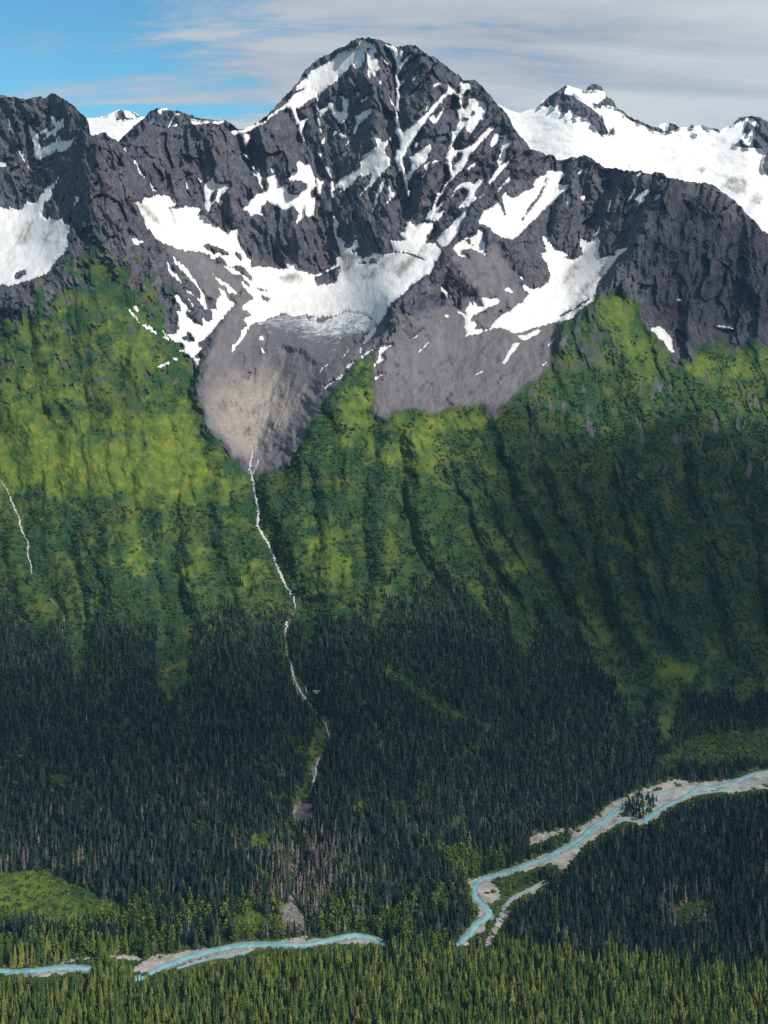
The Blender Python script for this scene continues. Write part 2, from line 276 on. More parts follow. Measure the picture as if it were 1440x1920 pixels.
('snow_patch', '9: 890,690 940,640 965,605 940,660', ()),
('snow_patch', '9: 720,795 740,760 800,720 790,740 750,770', ()),
('snow_patch', 'c: 1170,65 1190,70 1215,110 1195,100', ()),
('snow_patch', 'c: 1060,175 1085,155 1110,170 1130,195 1100,195', ()),
('snow_patch', 'b: 720,580 760,560 810,580 830,620 855,640 850,690 870,720 850,725 830,700 790,650 750,610', ()),
('snow_patch', 'b: 1120,560 1150,555 1200,565 1240,585 1200,577 1150,572', ()),
('snow_patch', 'b: 880,395 910,400 900,410', ()),
('snow_patch', 'b: 80,700 110,650 135,625 110,670', ()),
('snow_patch', 'b: 50,795 85,780 60,805', ()),
('snow_patch', '7: 250,155 275,180 330,235 400,300 430,325 470,375 510,440 540,480 570,520 580,590 600,640 570,635 545,600 510,550 550,560 545,520 525,480 500,450 470,420 430,370 340,285 350,270 300,215', ()),
('snow_patch', '7: 295,290 310,330 345,360 390,405 400,445 370,420 320,370 300,340', ()),
('snow_patch', '7: 405,465 435,495 470,510 485,535 455,518', ()),
('snow_patch', '7: 450,560 475,570 495,610 485,620 465,580', ()),
('snow_patch', '7: 640,375 680,405 720,435 760,460 800,500 830,530 780,520 750,520 740,470 700,455 660,415', ()),
('snow_patch', '7: 345,540 370,530 390,560 405,590 440,600 450,630 480,640 470,655 440,650 450,685 480,730 520,750 570,765 555,700 600,730 635,720 635,670 620,640 670,650 660,570 700,530 680,480 700,480 740,530 760,570 800,590 780,630 740,670 690,730 640,790 590,850 530,890 525,920 555,930 520,970 500,1000 530,1010 535,1050 510,1080 505,1040 490,1010 440,980 390,950 430,930 410,900 350,880 290,830 370,820 370,750 380,710 360,650 400,660 380,600', ('7: 405,850 440,840 445,805 470,830 495,880 460,885 420,870',)),
('snow_patch', '7: -10,632 30,655 65,690 75,730 130,765 150,780 145,755 165,760 215,825 180,810 120,770 60,720', ()),
('snow_patch', '7: 40,620 60,615 90,650 65,665', ()),
('snow_patch', '7: 265,800 290,830 310,875 280,860 250,845 285,850', ()),
('snow_patch', '7: 15,80 30,70 60,105 90,125 120,130 120,140 90,140 75,165 45,140', ()),
('snow_patch', '7: 980,850 1010,835 1025,860 1010,880 985,870', ()),
('snow_patch', '7: 990,920 1010,940 1035,970 1005,960', ()),
('snow_patch', '7: 335,1005 375,1010 365,1025', ()),
('snow_patch', '7: 210,1075 250,1055 300,1035 315,1045 250,1072', ()),
]
ICE = '9: 160,388 250,372 290,352 370,322 400,302 440,312 480,332 540,332 600,312 670,332 690,347 760,322 830,332 880,312 930,287 1000,302 1080,312 1180,362 1200,402 1120,470 1050,470 1000,480 900,500 870,570 850,640 820,720 760,745 700,730 640,695 560,600 500,610 400,570 340,600 280,645 250,600 275,540 270,470 240,410'
ICE_HOLES = ('9: 665,375 700,345 780,325 835,330 800,355 740,385', '9: 360,325 390,300 450,290 440,310 400,330', '9: 590,330 640,318 660,330 630,365')
FAR_ROCK = ['p: 1007,203 1022,187 1035,175 1050,166 1060,156 1063,162 1058,172 1060,178 1070,178 1080,185 1095,193 1110,203 1122,213 1130,225 1138,240 1140,250 1130,255 1120,250 1118,240 1108,233 1103,223 1090,220 1075,215 1070,205 1062,213 1055,217 1050,205 1045,196 1040,203 1033,197 1028,202 1015,199',
 'p: 1097,170 1103,160 1110,154 1120,155 1128,160 1135,171 1128,171 1115,168', 'p: 1128,188 1135,182 1145,182 1157,192 1168,207 1150,200 1140,198 1130,198 1125,205 1118,200 1110,193 1120,195',
 'p: 1155,196 1180,214 1210,228 1232,236 1245,245 1256,248 1240,250 1226,246 1200,233 1175,222', 'p: 1252,246 1256,226 1266,228 1276,239 1262,246', 'p: 1144,245 1150,238 1155,248 1150,253 1142,252', 'p: 1060,225 1078,222 1080,224 1062,227',
 'p: 1294,240 1296,230 1303,235 1301,240', 'p: 1316,232 1330,238 1345,240 1352,243 1345,247 1330,243', 'p: 1300,252 1308,250 1306,256', 'p: 1372,236 1385,219 1395,215 1412,214 1425,216 1440,224 1560,255 1900,325 1900,470 1500,390 1440,330 1432,325 1430,310 1436,290 1425,278 1405,278 1380,275 1378,270 1390,260 1395,270 1405,273 1412,262 1410,243 1402,255 1395,250 1397,238 1403,224 1408,232 1420,240 1424,236 1412,222 1398,222 1385,230']
CREV = ['p: 1350,350 1370,332 1392,330 1402,340 1398,362 1380,365', 'p: 1405,370 1420,360 1432,368 1425,385 1408,385', 'p: 1304,318 1316,314 1326,318 1316,328', 'p: 1172,310 1180,308 1183,316 1174,316']
# sharp ridges (+) and gullies (-): line, metres, width on its left and right side in the picture, seen walking along it downwards
CREASE = [
 ('p: 158,225 168,300 152,380 137,440 128,475 100,505 40,540 -60,560', 48, 28, 130),
 ('p: 222,265 250,330 275,400 300,455 335,520 380,560', 40, 70, 40),
 ('p: 60,185 80,260 75,330 50,390', 30, 60, 50), ('p: 62,235 85,300 110,390', -30, 30, 30), ('p: 125,190 135,260 110,330 100,370', 10, 40, 50),
 ('p: 290,236 310,300 330,360 350,400', 30, 50, 60), ('p: 400,232 410,300 430,380 445,440', 35, 60, 60), ('p: 440,246 470,310 510,350', -35, 40, 40),
 ('p: 455,245 520,240 545,330 560,430 555,490', 55, 70, 70), ('p: 548,205 575,270 585,340', -35, 30, 30), ('p: 590,190 605,260 625,340 628,420 640,490', -44, 45, 40),
 ('p: 672,75 655,150 625,200 560,215', 12, 40, 60), ('p: 700,75 690,160 690,240 660,330 655,420 660,480', 36, 60, 60), ('p: 560,155 540,185 500,218', 10, 20, 30),
 ('p: 742,92 742,200 748,290 762,360 765,400 762,480', -58, 45, 40), ('p: 690,290 640,350', -30, 25, 25),
 ('p: 785,92 815,160 800,210 770,250', 45, 50, 40), ('p: 868,160 830,220 790,265 752,300', -50, 35, 30), ('p: 865,200 850,270 845,320 820,380 795,450 780,500', -55, 35, 35),
 ('p: 880,152 885,190 870,260 865,300', 30, 30, 30), ('p: 830,235 800,330 785,400', 40, 40, 35), ('p: 920,182 900,250 880,300', 30, 40, 40),
 ('p: 960,237 950,290 900,360 850,430 825,485 800,512 742,570 705,645', 85, 35, 90), ('p: 1000,284 1010,310 1000,330', 20, 20, 20), ('p: 1015,300 985,350 930,400 900,440', -35, 30, 60),
 ('p: 1060,300 1085,340 1070,420 1090,480', 40, 50, 40), ('p: 1110,296 1120,360 1150,400', 35, 50, 40), ('p: 1145,330 1125,400 1110,440', -45, 40, 30),
 ('p: 1250,335 1225,400 1190,460 1150,520 1117,558 1060,612 1022,690', 95, 22, 140), ('p: 1340,348 1330,430 1300,520 1260,600', 40, 70, 80), ('p: 1270,400 1260,500 1240,620', -30, 50, 40),
 ('p: 1400,404 1400,480 1420,580', 40, 60, 60), ('p: 1050,470 1035,520 1020,560', -20, 40, 40), ('p: 930,420 900,500 880,560', 35, 50, 40), ('p: 980,440 985,500 970,550', 30, 40, 40),
 ('p: 445,560 412,620 382,690 371,745 386,800 435,855', 42, 16, 60), ('p: 372,670 362,700 340,760', -30, 40, 12),
 ('p: 560,600 530,680 495,790 474,880', -95, 125, 90), ('p: 702,655 650,705 600,770 560,860 530,905', 62, 46, 70), ('p: 702,655 704,720 700,770', -18, 14, 14),
 ('p: 940,618 945,640 935,680', 14, 50, 30), ('p: 780,600 820,640 900,610 950,610', 10, 30, 30),
 ('p: 472,850 467,895 475,915 482,975 505,1022 525,1075 552,1140 537,1180 548,1250 575,1315 617,1385 590,1470 555,1520 552,1570 565,1730', -70, 75, 75),
 ('p: 380,830 390,950 400,1080 410,1150', -30, 40, 30), ('p: 430,870 440,960 470,1060 500,1130', 22, 40, 30), ('p: 750,830 762,900 750,960 770,1050 820,1120', -22, 30, 30),
 ('p: 640,720 640,850 620,960 620,1100', 25, 70, 60), ('p: 0,900 35,970 55,1050 95,1120 120,1200', -18, 25, 25), ('p: 705,780 740,800 900,755', 0, 20, 20),
 ('H: 60,-60 75,200 130,370 200,480 330,640', -42, 34, 30), ('H: 220,60 300,230 350,350 430,480 520,620', -36, 26, 26), ('H: 330,100 440,290 520,420 620,560', -36, 26, 28), ('H: 440,20 490,200 560,320 620,450 700,580 780,680 900,860', -52, 34, 30),
 ('H: 600,110 640,240 720,340 780,480 820,600 880,700 1000,880', -50, 32, 30), ('H: 730,150 790,340 800,480 850,600', -34, 26, 24), ('H: 860,120 930,360 950,520 1000,640 1070,720 1150,840', -52, 34, 30), ('H: 980,260 1040,420 1060,560 1110,660', -34, 26, 24), ('H: 1180,360 1240,540 1270,700 1330,840', -46, 34, 30), ('H: 1330,150 1400,330 1420,560 1460,800', -46, 36, 30), ('H: 1100,-100 1130,100 1150,260 1140,340', -36, 30, 26), ('H: 540,-150 560,0 600,120', -30, 24, 24),
 ('p: 500,900 515,960 540,1010 560,1080', 30, 30, 40), ('p: 120,940 135,1040 165,1130 150,1250', -34, 45, 35), ('p: 190,960 205,1060 225,1160', 22, 40, 40), ('p: 335,960 330,1060 345,1180', -30, 40, 30), ('p: 700,800 690,900 680,1000 700,1120', -26, 40, 30), ('p: 585,880 590,980 580,1080', -24, 30, 30), ('p: 0,700 60,760 130,800', -18, 30, 30), ('p: 180,640 230,720 300,800', -18, 30, 26),
 ('p: 290,1000 300,1100 320,1250', -34, 40, 40), ('p: 220,900 235,1000 260,1150', 16, 50, 40),
]
VEG = ['p: -700,610 0,590 40,565 110,515 150,470 190,450 250,480 290,520 330,600 345,650 372,685 371,745 388,805 435,862 468,895 500,890 548,862 580,800 602,755 640,712 702,657 706,690 698,740 705,790 760,765 800,775 835,765 880,762 905,756 930,785 960,740 1010,705 1030,690 1060,610 1110,565 1140,545 1190,585 1240,665 1290,690 1330,650 1440,655 2140,650 2140,2200 -700,2200']
SCREE = ['p: 395,640 372,730 386,800 470,882 500,888 550,856 590,782 640,708 702,655 722,600 700,560 560,520 470,500 440,560', 'p: 702,657 740,590 790,595 850,570 900,585 960,560 1020,600 1090,595 1035,690 1000,725 930,788 905,757 830,782 760,770 706,795', 'p: 305,455 380,470 440,510 480,560 440,605 395,560 350,520', 'p: 850,480 930,450 990,560 930,600']
TAN = ['p: 400,760 430,720 500,710 560,740 545,790 500,830 480,860 440,850 400,800']
MEADOW = ['p: -100,800 60,770 200,800 350,770 380,830 440,900 400,960 280,930 140,950 -100,900', 'p: 20,700 110,690 180,720 120,760 30,760', 'p: 200,600 260,590 290,650 230,690 190,650', 'p: 40,590 90,600 100,640 50,660', 'p: 650,740 702,665 704,760 690,850 640,830', 'p: 705,800 800,775 910,757 925,790 830,850 740,870', 'p: 1100,570 1150,545 1220,640 1260,700 1180,690 1120,620', 'p: 1290,660 1440,640 1500,700 1300,700',
 'p: 200,1000 240,1000 235,1070 205,1050', 'p: 250,1000 285,1010 300,1070 260,1070', 'p: 340,1010 380,1030 380,1080 345,1070', 'p: 435,1065 475,1070 470,1095 440,1100', 'p: 890,985 920,980 960,1050 980,1060', 'p: 905,1100 930,1110 945,1140 915,1135', 'p: 1100,1130 1140,1200 1120,1210', 'p: 1250,1240 1330,1240 1330,1270 1240,1265', 'p: 580,990 640,1010 650,1100 600,1090', 'p: -50,1640 60,1625 110,1650 120,1690 190,1695 200,1715 120,1735 -50,1720', 'p: 440,1730 500,1720 520,1745 460,1755']
FOREST = ['p: -800,1150 -200,1120 0,1110 30,1135 55,1170 85,1180 112,1170 135,1215 150,1250 150,1175 180,1160 210,1175 265,1150 287,1175 300,1250 318,1300 335,1280 345,1220 375,1170 425,1135 465,1145 530,1172 552,1152 600,1160 640,1165 700,1130 745,1095 790,1112 832,1068 862,1100 905,1090 935,1148 985,1170 1015,1150 1040,1152 1070,1210 1110,1250 1150,1295 1180,1335 1240,1375 1285,1310 1340,1295 1440,1320 1700,1330 2200,1340 2200,2400 -800,2400']
CLEAR = ['p: 112,1120 150,1120 165,1200 158,1270 148,1300 135,1250', 'p: 292,1130 372,1110 372,1165 345,1230 340,1300 318,1330 304,1260', 'p: 575,1130 600,1150 590,1230 580,1250 570,1180', 'p: 690,1080 722,1090 722,1150 705,1190 690,1150', 'p: 860,1060 890,1090 905,1140 890,1160', 'p: 945,1120 1000,1130 1010,1180 990,1240 960,1200', 'p: -800,1625 0,1635 90,1630 200,1690 240,1700 200,1730 120,1745 0,1735 -800,1730', 'p: 715,1245 790,1290 850,1335 920,1360 920,1375 840,1350 780,1310 715,1265', 'p: 1300,1380 1440,1370 2200,1370 2200,1430 1440,1435 1290,1440 1230,1455 1240,1425', 'p: 425,1718 520,1712 560,1748 440,1760', 'p: 300,1180 322,1180 335,1260 318,1300 304,1250', 'p: 880,1655 900,1640 960,1635 1000,1640 960,1700 920,1730', 'p: 590,1350 625,1350 622,1385 600,1425 605,1470 580,1490 555,1560 540,1540 575,1440', 'p: 540,1245 590,1305 585,1330 565,1310', 'p: 1210,1540 1050,1640 1040,1630 1170,1555',
  'p: 995,1585 1010,1565 1040,1555 1075,1550 1070,1570 1030,1580', 'p: 440,1610 480,1570 520,1560 500,1600', 'p: 90,1455 125,1450 130,1480 100,1480', 'p: 330,1240 340,1230 350,1330 335,1340', 'p: 1250,1700 1340,1685 1330,1735 1280,1745']
RIVER = [
 ('p: 2050,1385 1850,1398 1700,1412 1600,1425 1500,1436 1440,1447 1420,1449 1400,1457 1380,1467 1340,1475 1310,1478 1295,1487 1285,1495 1260,1505 1235,1520 1218,1532 1203,1544', '13 13 13 13 13 11 11 11 12 12 11 9 9 10 12 13 12'),
 ('p: 1312,1478 1280,1481 1250,1485 1225,1492 1190,1502 1160,1513 1145,1525 1132,1538', '6 6 7 6 6 6 6 6'),
 ('p: 1205,1500 1180,1512 1160,1522 1135,1538 1118,1546 1106,1555 1095,1566 1080,1578 1060,1590 1040,1600 1020,1611 990,1621 960,1633 930,1641 905,1648 891,1658 886,1670 891,1685 905,1697 915,1708 918,1717 910,1723 897,1730 889,1736 887,1743 878,1754 868,1762 860,1772', '5 6 8 10 11 11 11 11 11 11 11 12 12 12 12 12 12 12 12 13 15 14 12 11 12 12 13 13'),
 ('p: 945,1715 938,1724 928,1727', '4 8 6'), ('p: 1030,1655 990,1668 965,1680 948,1695 943,1708', '1.5 2 2 2 2'),
 ('p: -200,1825 -60,1823 0,1821 30,1823 60,1821 90,1818 115,1815 145,1815 172,1818', '11 11 11 11 12 13 14 13 11'),
 ('p: 290,1820 320,1808 345,1798 370,1790 390,1785 415,1780 440,1775 470,1772 500,1772 530,1771 560,1773 580,1771 605,1766 630,1761 650,1756 670,1754 695,1759 718,1767', '12 13 13 14 13 13 14 14 13 12 11 11 12 13 13 13 12 11')]
RIVER += [('p: 1290,1489 1250,1496 1215,1512 1190,1530 1150,1545 1125,1552', '3 4 4 4 4 3'), ('p: 1460,1458 1400,1470 1360,1482 1320,1487 1292,1492', '3 4 4 4 3'), ('p: 330,1816 380,1801 430,1790 470,1784', '3 4 4 3'), ('p: 1128,1543 1100,1572 1075,1590 1050,1606 1020,1618', '3 4 4 3 2')]
RIVER_BEHIND = [('p: 171,1817.5 200,1826 230,1838 262,1834 291,1819.5', '11 11 12 12 12'), ('p: 862,1769 848,1800 820,1815 790,1806 760,1790 716,1766', '13 14 14 13 13 11')]
GRAVEL = ['R: 820,340 850,310 900,290 950,265 1020,245 1080,220 1180,235 1280,225 1340,215 1400,195 1500,180 1760,140 2200,70 2600,40 2600,100 2200,150 1760,225 1500,240 1440,258 1380,262 1300,277 1250,262 1170,282 1100,312 1050,342 1010,378 960,392 930,382 870,388 860,402 820,422 780,452 740,482 700,532 672,572 640,545 600,547 560,562 500,572 420,592 400,602 430,640 435,670 400,690 370,680 345,640 320,620 300,605 330,592 400,578 480,552 560,520 640,490 700,458 705,420 770,378',
 'R: 545,450 560,430 640,415 705,403 705,415 640,432 590,457 550,467', 'R: 440,700 480,660 530,640 560,620 600,602 570,648 520,657 480,682 452,715 482,722 445,765 425,795 395,850 375,845 400,790 430,740', 'v: 320,1080 420,1010 410,1110 310,1170', 'v: 120,1300 190,1200 275,1180 230,1270', 'v: 330,830 380,840 430,890 360,960 330,960',
 'L: 490,940 560,890 600,878 640,878 700,866 780,855 800,860 740,882 680,905 600,940 560,950', 'L: 700,912 780,885 850,870 900,855 960,860 900,885 850,897 780,893', 'L: 960,838 1060,825 1130,812 1180,812 1215,825 1150,842 1080,846 1000,842', 'L: 1250,835 1320,815 1390,825 1380,842 1300,842', 'L: 220,915 270,895 340,888 430,883 500,883 545,897 520,902 420,892 330,897 260,907', 'L: 90,962 160,948 230,944 270,950 180,962', 'L: 0,948 60,945 110,947 60,952 0,956']
CHANNEL = ('p: 553,1142 540,1172 535,1195 540,1225 548,1255 556,1285 572,1312 588,1330 604,1350 614,1370 617,1388 606,1408 597,1425 592,1450 587,1475 572,1495 560,1515 560,1535 552,1560 548,1590 550,1620 545,1650 548,1690 555,1715 566,1742', '5 6 5 5 8 7 8 6 7 8 7 6 9 10 9 8 14 12 8 7 6 8 14 18 8')
BED = ['p: 548,1512 562,1502 585,1508 588,1530 575,1548 552,1542', 'p: 520,1700 545,1692 568,1712 575,1745 560,1752 535,1735', 'p: 585,1428 600,1418 598,1440 590,1465 582,1450', 'p: 545,1262 552,1280 580,1322 572,1325 550,1290', 'p: 602,1345 612,1345 622,1385 612,1388']
STREAMS = [('p: 470,832 473,850 468,880 475,905 478,930 486,960 482,985 492,1003 505,1022 515,1050 525,1075 536,1100 550,1120 553,1142', '3 4 5 6 6 7 6 7 7 7 7 6 6 5'), ('p: 536,1162 538,1176 534,1190', '5 6 4'), ('p: 485,862 478,880 472,890', '3 3 3'), ('p: 546,1248 551,1275 560,1290 572,1310 582,1323', '4 5 4 6 4'), ('p: 572,1282 575,1300', '3 3'), ('p: 606,1350 612,1365 618,1385', '4 5 4'), ('p: 598,1420 594,1440 590,1462 583,1477', '4 4 5 4'),
  ('p: -20,885 0,900 12,918 24,945 35,970 40,995 52,1018 52,1040 58,1060 60,1078', '3 3 3 4 4 4 4 3 3 2'), ('p: 95,1122 108,1140 120,1155 118,1190', '1.5 1.5 2 2')]
# ------------------------------------------------------------------ terrain depth: rock, slopes and valley floor as one measured surface
PROFILES = [
 (-650, 1600, [(1130, .5), (860, .6), (620, .75), (540, .8), (500, .5), (400, .8), (350, 1.0)]),
 (-300, 1610, [(1130, .5), (860, .6), (620, .75), (540, .8), (515, .3), (400, .7), (260, 1.1)]),
 (0, 1620, [(1130, .5), (860, .6), (620, .75), (540, .8), (515, .25), (400, .6), (330, .9), (185, 1.25)]),
 (60, 1640, [(1150, .5), (880, .6), (620, .75), (525, .8), (500, .25), (400, .6), (330, .9), (182, 1.3)]),
 (145, 1660, [(1160, .5), (880, .6), (640, .72), (470, .85), (350, 1.0), (195, 1.1)]),
 (230, 1690, [(1160, .5), (880, .58), (640, .72), (480, .85), (275, 1.0)]),
 (300, 1710, [(1160, .48), (880, .55), (660, .6), (560, .8), (450, .8), (390, .5), (360, .8), (238, 1.3)]),
 (365, 1720, [(1160, .47), (880, .55), (700, .55), (650, .55), (470, .62), (420, .5), (390, 1.0), (234, 1.3)]),
 (450, 1740, [(1150, .45), (870, .55), (650, .45), (530, .42), (500, 1.2), (330, 1.2), (244, 1.2)]),
 (560, 1740, [(1150, .46), (870, .56), (790, .5), (640, .4), (510, .4), (480, 1.2), (330, 1.2), (250, 1.1), (155, 1.1)]),
 (650, 1740, [(1150, .48), (900, .55), (700, .6), (640, .3), (520, .35), (480, .9), (300, 1.25), (85, 1.25)]),
 (740, 1740, [(1130, .48), (900, .55), (655, .6), (560, 1.2), (520, .3), (440, .5), (300, 1.2), (90, 1.25)]),
 (830, 1700, [(1130, .5), (850, .58), (760, .55), (640, .5), (560, .9), (500, 1.1), (440, .5), (300, 1.1), (122, 1.2)]),
 (950, 1600, [(1200, .55), (780, .65), (620, .5), (560, .8), (460, .9), (340, .8), (213, 1.15)]),
 (1060, 1530, [(1250, .52), (780, .68), (690, .75), (600, .5), (520, .5), (440, .7), (300, 1.15)]),
 (1110, 1495, [(1280, .5), (720, .7), (600, .8), (550, .6), (470, .5), (420, .9), (297, 1.1)]),
 (1180, 1470, [(1300, .5), (900, .7), (700, .75), (560, .8), (460, .9), (320, 1.1)]),
 (1320, 1435, [(1280, .5), (900, .68), (680, .75), (600, .7), (343, 1.0)]),
 (1440, 1410, [(1250, .5), (900, .66), (650, .72), (440, .95)]),
 (1750, 1390, [(1250, .5), (900, .66), (700, .72), (590, .95)]),
 (2100, 1390, [(1250, .5), (900, .66), (760, .72), (640, .95)]),
]
def plane_d(py): return HC * FPX / np.maximum(py - YH, 1.0)
cp = []
for x, foot, segs in PROFILES:
    D0 = plane_d(foot); z0 = 0.0; cp.append((x, foot, D0))
    for py in (foot + 130, 2000, 2400): cp.append((x, py, plane_d(py) * 1.04))
    for py, s in segs:
        a = (py - YH) / FPX; prev_py = cp[-1][1]
        D1 = (HC - z0 + s * D0) / (s + a); z1 = HC - a * D1
        if abs(py - (foot if z0 == 0 else pyl)) > 160:      # a control half way keeps straight slopes straight
            pm = (py + (foot if z0 == 0 else pyl)) / 2; am = (pm - YH) / FPX
            cp.append((x, pm, (HC - z0 + s * D0) / (s + am)))
        cp.append((x, py, D1)); D0, z0, pyl = D1, z1, py
cp = np.array(cp)
S = 100.0
def tps_fit(c):
    n = len(c); x = c[:, 0] / S; y = c[:, 1] / S
    r2 = (x[:, None] - x) ** 2 + (y[:, None] - y) ** 2
    K = np.where(r2 > 0, r2 * np.log(r2 + 1e-12), 0) + 0.02 * np.eye(n)
    Pm = np.stack([np.ones(n), x, y], 1); A = np.zeros((n + 3, n + 3)); A[:n, :n] = K; A[:n, n:] = Pm; A[n:, :n] = Pm.T
    return np.linalg.solve(A, np.concatenate([c[:, 2], np.zeros(3)])), x, y
TW, TX, TY = tps_fit(cp)
def tps(px, py):
    out = np.empty(px.shape); f = out.ravel(); x = px.ravel() / S; y = py.ravel() / S; n = len(TX)
    for i in range(0, len(x), 20000):
        a = x[i:i + 20000]; b = y[i:i + 20000]
        r2 = (a[:, None] - TX) ** 2 + (b[:, None] - TY) ** 2 + 1e-9
        f[i:i + 20000] = (r2 * np.log(r2)) @ TW[:n] + TW[n] + TW[n + 1] * a + TW[n + 2] * b
    return f.reshape(px.shape)

CXS = np.concatenate([np.arange(-700, -60, 20), np.arange(-60, 1501, 2.0), np.arange(1520, 2140, 20)])
N1, N2, YB, YE = 520, 160, 1160.0, 2080.0
def jag(x, amp): return amp * (np.abs(gnoise(x / 9.0, x * 0 + 3.3, 5)) * -1.6 + 0.35 * gnoise(x / 3.1, x * 0 + 9.1, 6) - 0.0)
TOP = np.interp(CXS, SKY1[:, 0], SKY1[:, 1])
snowtop = np.maximum(smooth(432, 445, CXS) * (1 - smooth(490, 505, CXS)), 0)
TOP = TOP + (1 - snowtop) * (jag(CXS, 3.0) + 1.2)
rows = np.concatenate([np.arange(N1) / N1, 1 + np.arange(N2 + 1) / N2])
PX = np.broadcast_to(CXS, (len(rows), len(CXS))).copy()
PY = np.where(rows[:, None] < 1, TOP + (YB - TOP) * np.minimum(rows[:, None], 1), YB + (YE - YB) * (rows[:, None] - 1))

# snow cover (signed distance in picture pixels, ragged)
_a1, _c1 = rot(PX, PY, 12); _a2, _c2 = rot(PX, PY, -36); _wr = smooth(730, 800, PX)
ragged = 1.2 * gnoise(PX / 5.0, PY / 6.0, 41) + 0.8 * gnoise(PX / 2.3, PY / 3.1, 42) + 2.7 * ((1 - _wr) * gnoise(_c1 / 3.4, _a1 / 20., 43) + _wr * gnoise(_c2 / 3.4, _a2 / 20., 44))
snow_sd = []; snow_all = np.full(PX.shape, -12.0)
def patch_sdf(outline, holes, px, py):
    s = sdf(px, py, P(outline), 12)
    for h in holes: s = np.minimum(s, -sdf(px, py, P(h), 12))
    return s
TOPROW = PY.min()
for nm, outl, holes in SNOW + [('ice', ICE, ICE_HOLES)]:
    pts = P(outl); lo = pts.min(0) - 14; hi = pts.max(0) + 14
    c0, c1 = np.searchsorted(CXS, lo[0]), np.searchsorted(CXS, hi[0])
    rr = np.where(((PY[:, c0:c1] > lo[1]) & (PY[:, c0:c1] < hi[1])).any(1))[0]
    r0, r1 = rr[0], rr[-1] + 1
    sub = (slice(r0, r1), slice(c0, c1))
    thin = min(1.0, (pts.max(0) - pts.min(0)).min() / 14.0)
    s = patch_sdf(outl, holes, PX[sub], PY[sub]) + ragged[sub] * (0.15 + 0.85 * thin) - 0.1 + 0.9 * (1 - thin)
    snow_sd.append((nm, sub, s)); snow_all[sub] = np.maximum(snow_all[sub], s)
snow_soft = smooth(-7, 4, snow_all)

def creases(px, py):
    off = np.zeros(px.shape)
    for txt, A, wl, wr in CREASE:
        pts = P(txt); pad = max(wl, wr); lo = pts.min(0) - pad; hi = pts.max(0) + pad
        k = (px > lo[0]) & (px < hi[0]) & (py > lo[1]) & (py < hi[1])
        if not k.any() or A == 0: continue
        x = px[k]; y = py[k]
        wob = 7 * fbm(x / 30.0, y / 30.0, 3, 0.55, 77)
        d, sg, al = seg_dist(x + wob, y + wob * 0.4, pts, False, True)
        wdt = np.where(sg > 0, wl, wr); t = np.clip(1 - d / wdt, 0, 1)
        off[k] += A * t ** 1.25 * smooth(0, 0.22, 1 - al + 0.02) * (smooth(0, 0.45, al) if A < -90 else 1.0)
    return off

warp = 8 * fbm(PX / 60.0, PY / 60.0, 3, 0.5, 3)
QX, QY = PX + warp, PY + 10 * fbm(PX / 60.0, PY / 60.0, 3, 0.5, 9)
#
veg_s = region(PX, PY, VEG)
calm = np.maximum(smooth(360, 385, PX) * smooth(1060, 1010, PX) * smooth(950, 880, PY), 0)
veg_n = veg_s + (20 - 14 * calm) * fbm(PX / 34.0, PY / 50.0, 4, 0.55, 21)
al, ac = rot(QX, QY, 12); ribs_l = ridged(ac / 26.0, al / 90.0, 3, 0.5, 31)
upl = smooth(700, 560, PY) * smooth(420, 330, PX)
soft_ = np.maximum(upl, smooth(1000, 1060, PX) * smooth(720, 640, PY))
veg = smooth(-14 - 34 * soft_, 14 + 16 * soft_, veg_n - 60 * upl * smooth(-0.45, 0.45, ribs_l * 0.6 + 0.9 * fbm(PX / 22., PY / 26., 4, .6, 23)))
al, ac = rot(QX, QY, 4); strips = gnoise(ac / 11.0, al / 55.0, 33) + 0.5 * gnoise(ac / 5.0, al / 25.0, 34)
cliffs = smooth(0.28, 0.55, strips + 0.10) * smooth(930, 1010, PX) * smooth(650, 720, PY) * smooth(1060, 900, PY) * smooth(-0.25, 0.25, fbm(PX / 70., PY / 60., 2, .5, 35) + 0.1)
spur = region(PX, PY, ['p: 1025,690 1060,610 1110,565 1150,600 1170,660 1150,690 1090,700 1040,700'], 40)
cliffs = np.maximum(cliffs, smooth(-12, 14, spur) * smooth(-0.1, 0.35, ribs_l + 0.1) * 0.85)
veg = veg * (1 - 0.62 * cliffs)
outc = smooth(0.30, 0.62, fbm(PX / 20., PY / 24., 4, .6, 36)) * smooth(430, 360, PX) * smooth(820, 700, PY)
veg = veg * (1 - 0.55 * outc)
scree_s = region(PX, PY, SCREE) + 8 * fbm(PX / 25.0, PY / 25.0, 3, 0.5, 51)
scree = smooth(-8, 8, scree_s) * (1 - veg)
fan_a = np.arctan2(PX - 474, 905 - PY); fan_r = np.hypot(PX - 474, PY - 905)
runnel = gnoise(fan_a * 22 + 0.5 * gnoise(PX / 40., PY / 40., 60), fan_r / 70., 55) + 0.5 * gnoise(fan_a * 50, fan_r / 40., 56)
al, ac = rot(QX, QY, -48); runnel = np.where(PX > 700, gnoise(ac / 9., al / 110., 57) + 0.6 * gnoise(ac / 4., al / 60., 58), runnel)
scree = scree * (1 - 0.34 * smooth(0.1, 0.9, 0.55 * runnel + 0.8 * fbm(PX / 34., PY / 30., 4, .6, 59)))
tan = smooth(-35, 30, region(PX, PY, TAN) + 14 * fbm(PX / 30.0, PY / 30.0, 3, 0.5, 52)) * scree
